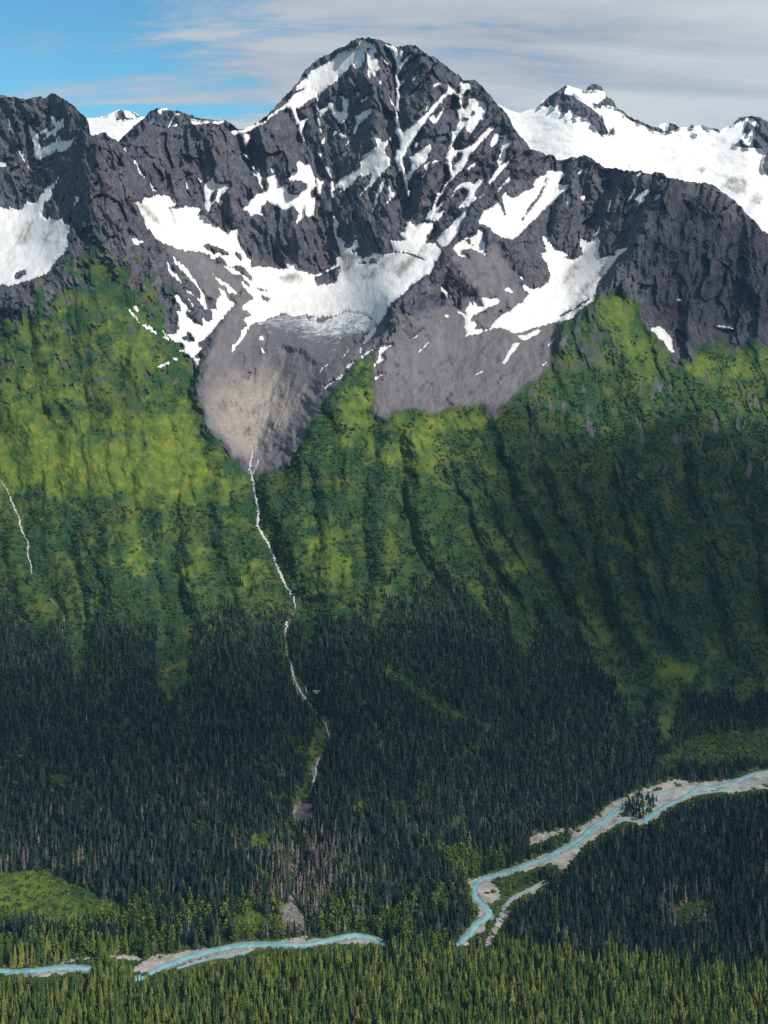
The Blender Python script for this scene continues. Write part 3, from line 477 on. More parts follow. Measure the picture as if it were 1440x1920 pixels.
mead_lit = smooth(-30, 42, region(PX, PY, MEADOW, 70) + 46 * fbm(PX / 46.0, PY / 40.0, 5, 0.62, 53)) * veg * (0.95 - 0.25 * smooth(760, 700, PY)) + 0.14 * smooth(460, 380, PX) * smooth(1040, 840, PY) * veg * smooth(-.5, .5, fbm(PX / 40., PY / 40., 4, .6, 54))  # meadow patches, plus sunlight on the left slope put into the green
forest_s = np.minimum(region(PX, PY, FOREST), 60)

rockm = (1 - veg) * (1 - scree) * (1 - 0.8 * np.maximum(cliffs, outc))
wB = smooth(720, 800, PX) * (1 - smooth(950, 1060, PX)); wC = smooth(950, 1060, PX); wA = 1 - wB - wC
nz = 0
for wgt, deg, sd in ((wA, 14, 61), (wB, -38, 66), (wC, -10, 71)):
    al, ac = rot(QX, QY, deg)
    nz = nz + wgt * (42 * ridged(ac / 74.0, al / 230.0, 3, 0.48, sd) + 5 * ridged(ac / 13.0, al / 46.0, 3, 0.58, sd + 9) + 20 * facet(ac / 34.0, al / 80.0, sd + 300) + 9 * facet(ac / 13.0, al / 30.0, sd + 320) + 3.5 * facet(ac / 5.5, al / 12.0, sd + 340))
nz = nz + 4 * ridged(QX / 34.0, QY / 30.0, 5, 0.55, 91)
rock_off = nz * rockm * (1 - 0.93 * snow_soft)
scree_off = scree * (1 - snow_soft) * (9 * fbm(QX / 40.0, QY / 60.0, 3, 0.5, 95) + 2.0 * runnel + 1.0 * gnoise(PX / 4.0, PY / 5.0, 96))
wR = smooth(640, 860, PX)
al, ac = rot(QX, QY, 22); g1 = -ridged(ac / 78.0 + 0.25 * gnoise(al / 190., ac / 90., 103), al / 700.0, 3, 0.42, 101)
al, ac = rot(QX, QY, 9); g2 = -ridged(ac / 95.0 + 0.25 * gnoise(al / 160., ac / 90., 113), al / 480.0, 3, 0.45, 111)
fade = smooth(2000, 1500, PY)
veg_off = veg * (wR * 22 * g1 + (1 - wR) * 24 * g2 + 6 * fbm(QX / 20., QY / 24., 3, .55, 121) + 1.5 * gnoise(PX / 4., PY / 4., 122)) * (0.3 + 0.7 * smooth(1350, 1050, PY)) * fade
crest = smooth(0.1, 1.0, np.where(wR > .5, g1, g2) + 0.35 * fbm(PX / 26., PY / 60., 3, .6, 123))
mead_lit = np.clip(mead_lit + 0.22 * crest * veg * smooth(1500, 1200, PY) * wR + 0.25 * crest * veg * (1 - wR), 0, 1)
snow_off = snow_soft * 5 * fbm(PX / 60.0, PY / 50.0, 3, 0.5, 131)
D = tps(PX, PY)
D = D - (creases(PX, PY) * (1 - 0.6 * snow_soft) + rock_off + scree_off + veg_off + snow_off) * (D / 3000.0)
DP = plane_d(PY)
k = 14.0; hmix = np.clip(0.5 + 0.5 * (DP - D) / k, 0, 1)
DG = np.where(PY > YH + 200, DP * (1 - hmix) + D * hmix - k * hmix * (1 - hmix), D)
valley = (PY > YH + 200) & (D > DP - 4)

def unproj(px, py, D):
    return np.stack([(px - CX) / FPX * D, D + 0 * px, HC + (YH - py) / FPX * D], -1)
POS = unproj(PX, PY, DG)
def grid_normals(pos):
    du = np.gradient(pos, axis=1); dv = np.gradient(pos, axis=0)
    n = np.cross(du, dv); n /= np.linalg.norm(n, axis=-1, keepdims=True) + 1e-9
    v = np.array([0, 0, HC]) - pos                      # outward is the side the open air is on
    return np.where((n * v).sum(-1, keepdims=True) < 0, -n, n)
NRM = grid_normals(POS)

def surf_d(px, py):
    px = np.asarray(px, float); py = np.asarray(py, float)
    c = np.clip(np.searchsorted(CXS, px) - 1, 0, len(CXS) - 2); fx = np.clip((px - CXS[c]) / (CXS[c + 1] - CXS[c]), 0, 1)
    def col(ci):
        T = TOP[ci]
        r = np.where(py < YB, (py - T) / (YB - T) * N1, N1 + (py - YB) / (YE - YB) * N2)
        r = np.clip(r, 0, N1 + N2 - 0.001); i = r.astype(int); f = r - i
        return DG[i, ci] * (1 - f) + DG[i + 1, ci] * f
    return col(c) * (1 - fx) + col(c + 1) * fx
def surf(px, py):
    px = np.asarray(px, float); py = np.asarray(py, float)
    return unproj(px, py, surf_d(px, py))

# ------------------------------------------------------------------ mesh helpers
def mesh_from(name, verts, faces, mats=(), smooth_shade=True, attrs=None, normals=None):
    verts = np.asarray(verts, np.float32); faces = np.asarray(faces, np.int32); k = faces.shape[1]
    me = bpy.data.meshes.new(name)
    me.vertices.add(len(verts)); me.vertices.foreach_set('co', verts.ravel())
    me.loops.add(faces.size); me.loops.foreach_set('vertex_index', faces.ravel())
    me.polygons.add(len(faces)); me.polygons.foreach_set('loop_start', np.arange(0, faces.size, k, dtype=np.int32))
    me.polygons.foreach_set('use_smooth', np.full(len(faces), smooth_shade))
    me.update(calc_edges=True)
    for key, val in (attrs or {}).items():
        val = np.asarray(val, np.float32)
        a = me.attributes.new(key, 'FLOAT_COLOR' if val.ndim == 2 else 'FLOAT', 'POINT')
        a.data.foreach_set('color' if val.ndim == 2 else 'value', val.ravel())
    for m in mats: me.materials.append(m)
    if normals is not None: me.normals_split_custom_set_from_vertices(np.asarray(normals, np.float32).tolist() if False else [tuple(v) for v in np.asarray(normals, float)])
    return me
def obj(name, me, parent=None, label=None, cat=None, group=None, kind=None, loc=None):
    o = bpy.data.objects.new(name, me); COL.objects.link(o)
    if parent is not None: o.parent = parent
    if label: o['label'] = label
    if cat: o['category'] = cat
    if group: o['group'] = group
    if kind: o['kind'] = kind
    if loc is not None: o.location = loc
    return o
def quads(nr, nc, off=0):
    i = np.arange((nr - 1) * nc).reshape(nr - 1, nc)[:, :-1].ravel() + off
    return np.stack([i, i + nc, i + nc + 1, i + 1], 1)
def compact(faces, arrays):
    used = np.unique(faces); remap = np.full(used.max() + 1, -1, np.int64); remap[used] = np.arange(len(used))
    return remap[faces], [a[used] for a in arrays]

# ------------------------------------------------------------------ terrain materials
def ground_material(name, kind):
    m, n, b, out = material(name)
    tc = n.add('ShaderNodeTexCoord').outputs['Object']
    z = n.add('ShaderNodeAttribute', attribute_name='zone'); sp = n.add('ShaderNodeSeparateColor', {0: z.outputs['Color']})
    veg, scr, mea, tan_ = sp.outputs[0], sp.outputs[1], sp.outputs[2], z.outputs['Alpha']
    big = n.noise(tc, 0.0045, 5, 0.6, 0.4); med = n.noise(tc, 0.022, 6, 0.62, 0.3); fin = n.noise(tc, 0.12, 6, 0.65)
    stre = n.noise(n.mapping(tc, (0.055, 0.03, 0.011), rot=(0.2, 0.55, 0)), 1.0, 6, 0.62, 0.6)
    rock = n.ramp(n.math('ADD', n.math('MULTIPLY', stre, 0.6), n.math('MULTIPLY', fin, 0.4)), [(0.33, (0.036, 0.041, 0.056)), (0.5, (0.070, 0.074, 0.092)), (0.68, (0.150, 0.149, 0.165))])
    brown = n.mix(n.ramp(med, [(0.44, 0.0), (0.70, 0.65)]), rock, n.mix(1.0, rock, (1.65, 1.20, 0.88, 1), 'MULTIPLY'))
    rock = n.mix(n.ramp(big, [(0.38, 0.15), (0.56, 1.0)]), rock, brown)
    fall = n.noise(n.mapping(tc, (0.07, 0.012, 0.012), rot=(0, 0.35, 0)), 1.0, 6, 0.6, 0.5)
    scm = n.math('ADD', n.math('MULTIPLY', fin, 0.3), n.math('ADD', n.math('MULTIPLY', med, 0.3), n.math('MULTIPLY', fall, 0.4)))
    sc = n.ramp(scm, [(0.34, (0.100, 0.096, 0.108)), (0.5, (0.138, 0.130, 0.140)), (0.66, (0.190, 0.180, 0.182))])
    sc = n.mix(tan_, sc, n.ramp(fin, [(0.30, (0.22, 0.198, 0.180)), (0.70, (0.33, 0.298, 0.268))]))
    mf = n.math('ADD', mea, n.math('MULTIPLY', n.math('SUBTRACT', med, 0.5), 1.3), True)
    mf = n.math('MULTIPLY', mf, n.ramp(fin, [(0.3, 0.55), (0.6, 1.0)]))
    alder = n.ramp(fin, [(0.30, (0.010, 0.034, 0.018)), (0.70, (0.030, 0.074, 0.030))])
    alder = n.mix(n.ramp(n.noise(tc, 0.011, 5, 0.6), [(0.45, 0.0), (0.7, 0.8)]), alder, n.ramp(fin, [(0.3, (0.060, 0.075, 0.016)), (0.7, (0.105, 0.112, 0.024))]))
    grass = n.ramp(n.noise(tc, 0.035, 6, 0.65), [(0.30, (0.055, 0.105, 0.018)), (0.52, (0.110, 0.155, 0.024)), (0.74, (0.225, 0.212, 0.034))])
    vg = n.mix(mf, alder, grass)
    col = n.mix(scr, rock, sc)
    vf = n.math('ADD', veg, n.math('MULTIPLY', n.math('SUBTRACT', fin, 0.5), 0.9))
    col = n.mix(n.ramp(vf, [(0.38, 0.0), (0.62, 1.0)]), col, vg)
    n.l.new(col, b.inputs['Base Color'])
    b.inputs['Roughness'].default_value = 0.95; b.inputs['Specular IOR Level'].default_value = 0.08
    hgt = n.math('ADD', n.noise(tc, 0.10, 8, 0.72), n.math('MULTIPLY', stre, 0.9))
    bump = n.add('ShaderNodeBump', {'Height': hgt, 'Strength': 0.8, 'Distance': 6.0 if kind == 'rock' else 3.0})
    n.l.new(bump.outputs[0], b.inputs['Normal'])
    return m
M_ROCK = ground_material('rock_and_tundra', 'rock'); M_SLOPE = ground_material('alder_slope', 'veg')

def snow_material(name, dirty):
    m, n, b, out = material(name)
    tc = n.add('ShaderNodeTexCoord').outputs['Object']
    st = n.noise(n.mapping(tc, (0.05, 0.012, 0.02), rot=(0.1, 0.5, 0.2)), 1.0, 6, 0.6, 0.8)
    fi = n.noise(tc, 0.09, 5, 0.6)
    d = n.add('ShaderNodeAttribute', attribute_name='dirt').outputs['Fac']
    f = n.math('MULTIPLY', d, n.ramp(st, [(0.36, 0.35), (0.58, 1.0)]))
    clean = n.mix(n.ramp(st, [(0.42, 0.0), (0.70, 0.8)]), (0.70, 0.71, 0.72, 1), (0.58, 0.555, 0.515, 1))
    c = n.mix(f, clean, (0.16, 0.145, 0.125, 1))
    n.l.new(c, b.inputs['Base Color']); b.inputs['Roughness'].default_value = 0.75
    bump = n.add('ShaderNodeBump', {'Height': n.math('ADD', st, n.math('MULTIPLY', fi, 0.4)), 'Strength': 0.5, 'Distance': 4.0})
    n.l.new(bump.outputs[0], b.inputs['Normal'])
    return m
M_SNOW = snow_material('summer_snow', True)
def ice_material():
    m, n, b, out = material('glacier_ice')
    tc = n.add('ShaderNodeTexCoord').outputs['Object']
    s1 = n.noise(n.mapping(tc, (0.018, 0.03, 0.055), rot=(0, 0.3, 0.2)), 1.0, 8, 0.7, 2.2)
    s2 = n.noise(tc, 0.05, 6, 0.7)
    f = n.math('ADD', n.math('MULTIPLY', s1, 0.65), n.math('MULTIPLY', s2, 0.35))
    a = n.add('ShaderNodeAttribute', attribute_name='dirt').outputs['Fac']
    f = n.math('ADD', f, n.math('MULTIPLY', n.math('SUBTRACT', 0.5, a), 0.32))
    c = n.ramp(f, [(0.40, (0.115, 0.112, 0.125)), (0.52, (0.27, 0.29, 0.31)), (0.66, (0.66, 0.69, 0.70))])
    n.l.new(c, b.inputs['Base Color']); b.inputs['Roughness'].default_value = 0.6
    bump = n.add('ShaderNodeBump', {'Height': f, 'Strength': 0.8, 'Distance': 8.0}); n.l.new(bump.outputs[0], b.inputs['Normal'])
    return m
M_ICE = ice_material()

# ------------------------------------------------------------------ build the near massif
NR, NC = PX.shape
back = []; ztop = POS[0]
for dd, dz in ((1400, 1100), (700, 520), (260, 170), (70, 30)):
    q = ztop.copy(); q[:, 1] += dd; q[:, 0] *= (q[:, 1] / ztop[:, 1]); q[:, 2] = np.maximum(q[:, 2] - dz, -50); back.append(q)
front = []
for py in (2200, 2450, 3000, 4500, 9000):
    pyv = np.full(NC, float(py)); front.append(unproj(CXS * 1.0, pyv, plane_d(pyv)))
allp = np.concatenate([np.stack(back), POS, np.stack(front)], 0)
nb, nf = len(back), len(front)
def ext(a): return np.concatenate([np.repeat(a[:1], nb, 0), a, np.repeat(a[-1:], nf, 0)], 0)
zone = np.stack([ext(veg), ext(scree), ext(mead_lit), ext(tan)], -1)
nrm_all = grid_normals(allp); nrm_all[:nb] = np.where(nrm_all[:nb, :, 2:3] < 0, -nrm_all[:nb], nrm_all[:nb])
F = quads(NR + nb + nf, NC)
fl = lambda a: ext(a).ravel()
fv = fl(veg)[F].mean(1); fs = fl(scree)[F].mean(1); fva = fl(valley.astype(float))[F].mean(1) > 0.99
pieces = {'valley_floor': fva, 'moraine': (~fva) & (fs > 0.35), 'mountain': (~fva) & (fs <= 0.35) & (fv <= 0.5), 'mountain_slope': (~fva) & (fs <= 0.35) & (fv > 0.5)}
V = allp.reshape(-1, 3); Z = zone.reshape(-1, 4); NN = nrm_all.reshape(-1, 3)
TERR = {}
for nm, sel in pieces.items():
    f2, (v2, z2, n2_) = compact(F[sel], [V, Z, NN])
    me = mesh_from(nm, v2, f2, (M_ROCK if nm in ('mountain', 'moraine') else M_SLOPE,), True, {'zone': z2}, n2_)
    TERR[nm] = obj(nm, me, kind='structure')

# ------------------------------------------------------------------ snow patches and glaciers lying on it
DIRT = region(PX, PY, ['6: 120,240 140,160 190,90 250,40 235,180 200,240', '8: 490,610 560,540 640,480 720,430 740,420 660,520 560,610', '8: 700,540 800,470 900,420 960,340 900,450 820,540 740,620', 'a: 870,920 900,820 960,760 1000,760 960,850 900,920', 'a: 960,1010 1100,860 1180,790 1140,880 1000,1020', '7: 1140,400 1250,360 1320,400 1260,440 1170,440', '8: 310,440 360,400 420,420 400,560 340,540', '1: 1020,880 1070,880 1180,1000 1220,1060 1150,1030', '1: 1270,920 1300,940 1310,1030 1280,1010', 'a: 1120,790 1150,750 1180,760 1150,790', '6: 330,150 390,130 380,220 340,240', 'p: 860,400 880,395 890,430 870,430'], 40)
DIRT = np.clip(0.06 + smooth(-6, 7, DIRT + 3 * fbm(PX / 9., PY / 9., 3, .6, 141)) * 0.75, 0, 1)
for nm, sub, s in snow_sd:
    r0, r1 = sub[0].start, sub[0].stop; c0, c1 = sub[1].start, sub[1].stop
    if nm == 'ice': s = np.minimum(s, 20)
    nr, nc = s.shape; f = quads(nr, nc); fm = s.ravel()[f].max(1) > 0.0
    if not fm.any(): continue
    h = np.clip(s * 0.55, -1.6, 2.2) if nm != 'ice' else np.clip(s * 0.5, -1.6, 1.4)
    p = POS[sub] + NRM[sub] * h[..., None]
    edge = (1 - smooth(0.5, 5.0, s)) * smooth(-0.1, 0.5, fbm(PX[sub] / 12., PY[sub] / 12., 3, .6, 145)) * 0.5
    dv = np.maximum(DIRT[sub], edge) if nm != 'ice' else np.clip(0.12 + 0.95 * smooth(596, 668, PY[sub] + 14 * fbm(PX[sub] / 24., PY[sub] / 10., 4, .6, 147)) + 0.4 * smooth(600, 540, PX[sub]), 0, 1)
    f2, (v2, d2) = compact(f[fm], [p.reshape(-1, 3), dv.ravel()])
    me = mesh_from(nm, v2, f2, (M_ICE if nm == 'ice' else M_SNOW,), True, {'dirt': d2})
    par = TERR['mountain']
    obj({'ice': 'glacier_ice'}.get(nm, nm), me, par)

# ------------------------------------------------------------------ far ranges
def far_range(key, name, B, D0, D1, x0, x1, step, snow_polys, rock_holes, amp, invert):
    sk = SKYS[key]; xs = np.arange(x0, x1, step); T = np.interp(xs, sk[:, 0], sk[:, 1])
    nrow = max(20, int((B - T.min()) / step)); t = np.linspace(0, 1, nrow)[:, None]
    px = np.broadcast_to(xs, (nrow, len(xs))).copy()
    rockpix = region(px[:1], np.broadcast_to(T, (1, len(xs))) + 1.5, rock_holes, 12)[0] if rock_holes else np.full(len(xs), 12.0)
    T = T + smooth(-2, 2, rockpix) * (jag(xs + 500, 2.2) + 0.8)
    py = T + (B - T) * t
    s = np.full(px.shape, -12.0)
    if invert: s = -region(px, py, rock_holes, 12) if rock_holes else s * 0 + 12
    for o_, h_ in snow_polys: s = np.maximum(s, patch_sdf(o_, h_, px, py))
    s = s + 1.0 * gnoise(px / 4., py / 4., 151) + 0.3
    so = smooth(-2, 6, s)
    kk = np.exp(-0.5 * (np.arange(-40, 41) / 14.0) ** 2); Ts = np.convolve(np.pad(T, 40, 'edge'), kk / kk.sum(), 'valid')
    d = D0 + (D1 - D0) * np.clip((B - py) / (B - Ts), 0, 1.1) ** 0.9
    d = d - (1 - so) * amp * ridged(px / 26., py / 40., 5, 0.55, 161) - 0.35 * amp * fbm(px / 70., py / 22., 4, 0.5, 171) - (1 - so) * amp * 0.5
    p = unproj(px, py, d); n = grid_normals(p)
    bk = []
    for dd, dz in ((1500, 900), (500, 260), (90, 30)):
        q = p[0].copy(); q[:, 1] += dd; q[:, 0] *= q[:, 1] / p[0, :, 1]; q[:, 2] -= dz; bk.append(q)
    ap = np.concatenate([np.stack(bk), p], 0)
    zc = np.zeros((ap.shape[0] * ap.shape[1], 4), np.float32)
    root = obj(name, mesh_from(name, ap.reshape(-1, 3), quads(*ap.shape[:2]), (M_ROCK,), True, {'zone': zc}), kind='structure')
    f = quads(*s.shape); fm = s.ravel()[f].max(1) > 0
    h = np.clip(s * 0.8, -2, 2.5)
    pp = p + n * h[..., None]
    crev = smooth(-3, 5, region(px, py, CREV, 30) + 3 * gnoise(px / 6., py / 3., 181)) * 0.7
    if fm.any():
        f2, (v2, d2) = compact(f[fm], [pp.reshape(-1, 3), (0.03 + crev).ravel()])
        obj('snowfield', mesh_from('snowfield', v2, f2, (M_SNOW,), True, {'dirt': d2}), root)
    return root
far_range('ice', 'icefield_mountain', 660, 3950, 6800, 740, 1890, 2.0, [], FAR_ROCK, 70, True)
far_range('dome', 'snow_dome_mountain', 330, 5300, 6300, 20, 335, 2.0, [], ['1: 865,265 880,235 880,195 905,180 930,190 935,230 940,245 925,280 910,260', '1: 930,240 1000,245 1005,258 940,258', '1: 950,190 990,195 1030,225 1085,232 1030,245 1000,215', '1: 745,250 790,232 785,245'], 45, True)
far_range('mid', 'mountain', 330, 4550, 4950, 205, 515, 2.0, [('1: 1170,175 1200,160 1260,165 1275,185 1240,185 1215,190 1205,220 1190,200', ()), ('1: 1128,255 1145,240 1165,255 1140,290 1130,290', ()), ('1: 1300,195 1350,205 1340,225 1310,215', ()), ('1: 1265,305 1285,250 1305,222 1312,230 1285,280 1275,310 1330,290 1345,292 1300,320 1260,357', ()), ('2: -20,255 0,250 60,262 100,268 150,262 200,275 240,260 250,270 200,290 140,290 100,285 50,296 0,288', ())], [], 60, False)
far_range('left', 'mountain', 250, 4750, 5050, -290, 65, 3.0, [('p: -20,196 0,191 7,191 3,196 -20,200', ())], [], 50, False)
# ------------------------------------------------------------------ river, gravel and streams
def simple_mat(name, c0, c1, scale, rough=0.9, bump=0.0, detail=5):
    m, n, b, out = material(name)
    tc = n.add('ShaderNodeTexCoord').outputs['Object']; f = n.noise(tc, scale, detail, 0.65)
    n.l.new(n.ramp(f, [(0.3, c0), (0.7, c1)]), b.inputs['Base Color']); b.inputs['Roughness'].default_value = rough
    if bump:
        bp = n.add('ShaderNodeBump', {'Height': f, 'Strength': 0.7, 'Distance': bump}); n.l.new(bp.outputs[0], b.inputs['Normal'])
    return m
M_GRAVEL = simple_mat('river_gravel', (0.13, 0.13, 0.125), (0.44, 0.41, 0.375), 0.045, 0.95, 0.5, 8)
M_WET = simple_mat('wet_gravel', (0.10, 0.115, 0.115), (0.26, 0.27, 0.26), 0.07, 0.5, 0.3)
M_BOULD = simple_mat('boulder_bed', (0.045, 0.044, 0.046), (0.23, 0.215, 0.205), 0.16, 0.95, 1.5)
M_FOAM = simple_mat('white_water', (0.12, 0.13, 0.14), (0.66, 0.68, 0.69), 0.11, 0.5, 0.6)
def water_mat():
    # milky melt water: silt clouds and riffle lines
    m, n, b, out = material('glacial_water')
    tc = n.add('ShaderNodeTexCoord').outputs['Object']
    f = n.noise(tc, 0.05, 8, 0.68, 1.2)
    n.l.new(n.ramp(f, [(0.3, (0.085, 0.26, 0.31)), (0.7, (0.24, 0.45, 0.48))]), b.inputs['Base Color'])
    b.inputs['Roughness'].default_value = 0.22; b.inputs['Specular IOR Level'].default_value = 0.4
    bp = n.add('ShaderNodeBump', {'Height': n.noise(tc, 0.5, 4, 0.6), 'Strength': 0.25, 'Distance': 0.4}); n.l.new(bp.outputs[0], b.inputs['Normal'])
    return m
M_WATER = water_mat()
def sheet(name, polys, mat, lift, step, rough_px, kind='structure', parent=None):
    """a sheet that follows the ground inside the outlines, its rim dipping under the ground"""
    out = []
    for txt in polys:
        pts = P(txt) if isinstance(txt, str) else txt
        lo = pts.min(0) - 6; hi = pts.max(0) + 6
        xs = np.arange(lo[0], hi[0] + step, step); ys = np.arange(lo[1], hi[1] + step, step * 0.6)
        px, py = np.meshgrid(xs, ys)
        s = sdf(px, py, pts, 12) + rough_px * gnoise(px / 6., py / 4., 201) + rough_px * 0.6 * gnoise(px / 2.4, py / 1.8, 202)
        f = quads(*s.shape); fm = s.ravel()[f].max(1) > 0
        if not fm.any(): continue
        p = surf(px, py); p[..., 2] += np.clip(s * 0.35, -0.8, lift)
        f2, (v2,) = compact(f[fm], [p.reshape(-1, 3)])
        out.append(obj(name, mesh_from(name, v2, f2, (mat,)), parent, kind=None if parent else kind))
    return out
sheet('gravel_bar', GRAVEL, M_GRAVEL, 0.5, 1.2, 3.4)
sheet('boulder_bed', BED, M_BOULD, 1.2, 1.2, 4.5)
def ribbon(name, txt, widths, mat, lift, wob, seed):
    pts = P(txt); wd = np.array([float(v) for v in widths.split()]); 
    if len(wd) != len(pts): wd = np.interp(np.linspace(0, 1, len(pts)), np.linspace(0, 1, len(wd)), wd)
    L = np.concatenate([[0], np.cumsum(np.hypot(*np.diff(pts, axis=0).T))]); t = np.arange(0, L[-1], 1.5)
    def cr(v):      # a smooth line through the readings
        vi = np.interp(t, L, v); kk = np.exp(-0.5 * (np.arange(-6, 7) / 2.6) ** 2); kk /= kk.sum()
        return np.convolve(np.pad(vi, 6, 'edge'), kk, 'valid')
    x, y, w_ = cr(pts[:, 0]), cr(pts[:, 1]), cr(wd)
    x = x + wob * gnoise(t / 7., t * 0 + seed, 211); w_ = w_ * (1 + 0.25 * gnoise(t / 9., t * 0 + seed, 212))
    c = surf(x, y)
    tg = np.gradient(c, axis=0); tg[:, 2] = 0; tg /= np.linalg.norm(tg, axis=1, keepdims=True) + 1e-9
    nr = np.stack([-tg[:, 1], tg[:, 0], 0 * tg[:, 0]], 1)
    return c, nr, w_, lift
def river_ribbon(name, txt, widths, mat, lift, seed):
    c, nr, w_, _ = ribbon(name, txt, widths, mat, lift, 0.4, seed)
    cols = np.linspace(-0.5, 0.5, 5); v = c[:, None] + nr[:, None] * (w_[:, None] * cols)[..., None]
    v[..., 2] = (c[:, 2].clip(0, None)[:, None] + lift) - 0.9 * (np.abs(cols) > 0.45)
    return obj(name, mesh_from(name, v.reshape(-1, 3), quads(len(c), 5), (mat,)), kind='structure')
for i, (txt, wd) in enumerate(RIVER + RIVER_BEHIND): river_ribbon('river', txt, wd, M_WATER, 0.95 + 0.02 * i, i)
for i, (txt, wd) in enumerate(RIVER): river_ribbon('wet_gravel', txt, ' '.join('%.2f' % (float(q) * 1.35 + 2.0) for q in wd.split()), M_WET, 0.62 + 0.01 * i, i + 40)
def stream_ribbon(txt, widths, i):
    pts = P(txt); wd = np.array([float(v) for v in widths.split()])
    L = np.concatenate([[0], np.cumsum(np.hypot(*np.diff(pts, axis=0).T))]); t = np.arange(0, L[-1], 1.0)
    x = np.interp(t, L, pts[:, 0]) + 1.6 * fbm(t / 8., t * 0 + i * 3.1, 3, .6, 221); y = np.interp(t, L, pts[:, 1]); ww = 0.75 * np.interp(t, L, wd) * (1 + 0.8 * gnoise(t / 4., t * 0 + i, 222))
    cols = np.array([-0.5, -0.3, 0, 0.3, 0.5])
    p = surf(x[:, None] + ww[:, None] * cols, np.broadcast_to(y[:, None], (len(t), 5)).copy())
    lift = np.where(np.abs(cols) > 0.4, -0.6, 1.6)
    view = np.array([0, 0, HC]) - p; view /= np.linalg.norm(view, axis=-1, keepdims=True)
    p = p + view * lift[None, :, None] + np.array([0, 0, 0.3])
    obj('stream', mesh_from('stream', p.reshape(-1, 3), quads(len(t), 5), (M_FOAM,)), kind='structure')
for i, (txt, wd) in enumerate(STREAMS): stream_ribbon(txt, wd, i)
def bed_ribbon(txt, widths):
    pts = P(txt); wd = np.array([float(v) for v in widths.split()]); L = np.concatenate([[0], np.cumsum(np.hypot(*np.diff(pts, axis=0).T))]); t = np.arange(0, L[-1], 1.2)
    x = np.interp(t, L, pts[:, 0]) + 3.0 * fbm(t / 14., t * 0 + 3.1, 3, .6, 231); y = np.interp(t, L, pts[:, 1]); ww = 0.75 * np.interp(t, L, wd[:len(pts)]) * (1 + 0.7 * fbm(t / 9., t * 0, 3, .6, 232))
    cols = np.linspace(-.5, .5, 9); p = surf(x[:, None] + ww[:, None] * cols, np.broadcast_to(y[:, None], (len(t), 9)).copy())
    p[..., 2] += np.where(np.abs(cols) > 0.45, -0.8, 0.9)[None] + 0.9 * gnoise(t[:, None] / 2., cols[None] * 3, 233) * (np.abs(cols) < .45)
    obj('boulder_bed', mesh_from('boulder_bed', p.reshape(-1, 3), quads(len(t), 9), (M_BOULD,), False), kind='structure')
bed_ribbon(*CHANNEL)

# ------------------------------------------------------------------ plants: meshes (unit height)
def foliage_mat(name, c0, c1, c2, sheen=0.1):
    m, n, b, out = material(name)
    oi = n.add('ShaderNodeObjectInfo').outputs['Random']; g = n.add('ShaderNodeNewGeometry')
    tc = n.add('ShaderNodeTexCoord').outputs['Object']
    c = n.ramp(oi, [(0.0, c0), (0.55, c1), (1.0, c2)])
    f = n.noise(tc, 9.0, 3, 0.6)
    c = n.mix(1.0, c, n.ramp(f, [(0.3, 0.65), (0.7, 1.3)]), 'MULTIPLY')
    n.l.new(c, b.inputs['Base Color']); b.inputs['Roughness'].default_value = 0.8; b.inputs['Specular IOR Level'].default_value = 0.1
    return m
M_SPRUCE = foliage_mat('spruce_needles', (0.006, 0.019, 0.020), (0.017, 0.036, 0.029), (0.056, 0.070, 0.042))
M_SPRUCE_LIT = foliage_mat('spruce_needles_painted_sunlit', (0.030, 0.066, 0.018), (0.082, 0.124, 0.026), (0.185, 0.190, 0.044))  # copy of the spruce needles, sunlight put into a paler, warmer green
M_DEAD = foliage_mat('dead_needles', (0.105, 0.090, 0.085), (0.165, 0.142, 0.132), (0.24, 0.21, 0.195))
M_POPLAR = foliage_mat('poplar_leaves', (0.035, 0.068, 0.014), (0.060, 0.100, 0.020), (0.125, 0.145, 0.026))
M_ALDER = foliage_mat('alder_leaves', (0.016, 0.048, 0.020), (0.030, 0.074, 0.027), (0.066, 0.112, 0.030))
M_WILLOW = foliage_mat('willow_leaves', (0.030, 0.062, 0.014), (0.062, 0.095, 0.018), (0.150, 0.150, 0.022))
M_BARK = simple_mat('bark', (0.07, 0.055, 0.045), (0.15, 0.125, 0.105), 3.0)
def trunk_geo(r, h, sides=5, lean=0.0):
    v = []; f = []
    for k, (zz_, rr) in enumerate(((-0.04, r * 1.25), (h * 0.5, r * 0.8), (h, r * 0.12))):
        for i in range(sides):
            a = 2 * math.pi * i / sides; v.append((math.cos(a) * rr + lean * zz_, math.sin(a) * rr, zz_))
    for k in range(2):
        for i in range(sides):
            j = (i + 1) % sides; a, b_, c, d = k * sides + i, k * sides + j, (k + 1) * sides + j, (k + 1) * sides + i
            f += [(a, b_, c), (a, c, d)]
    return v, f
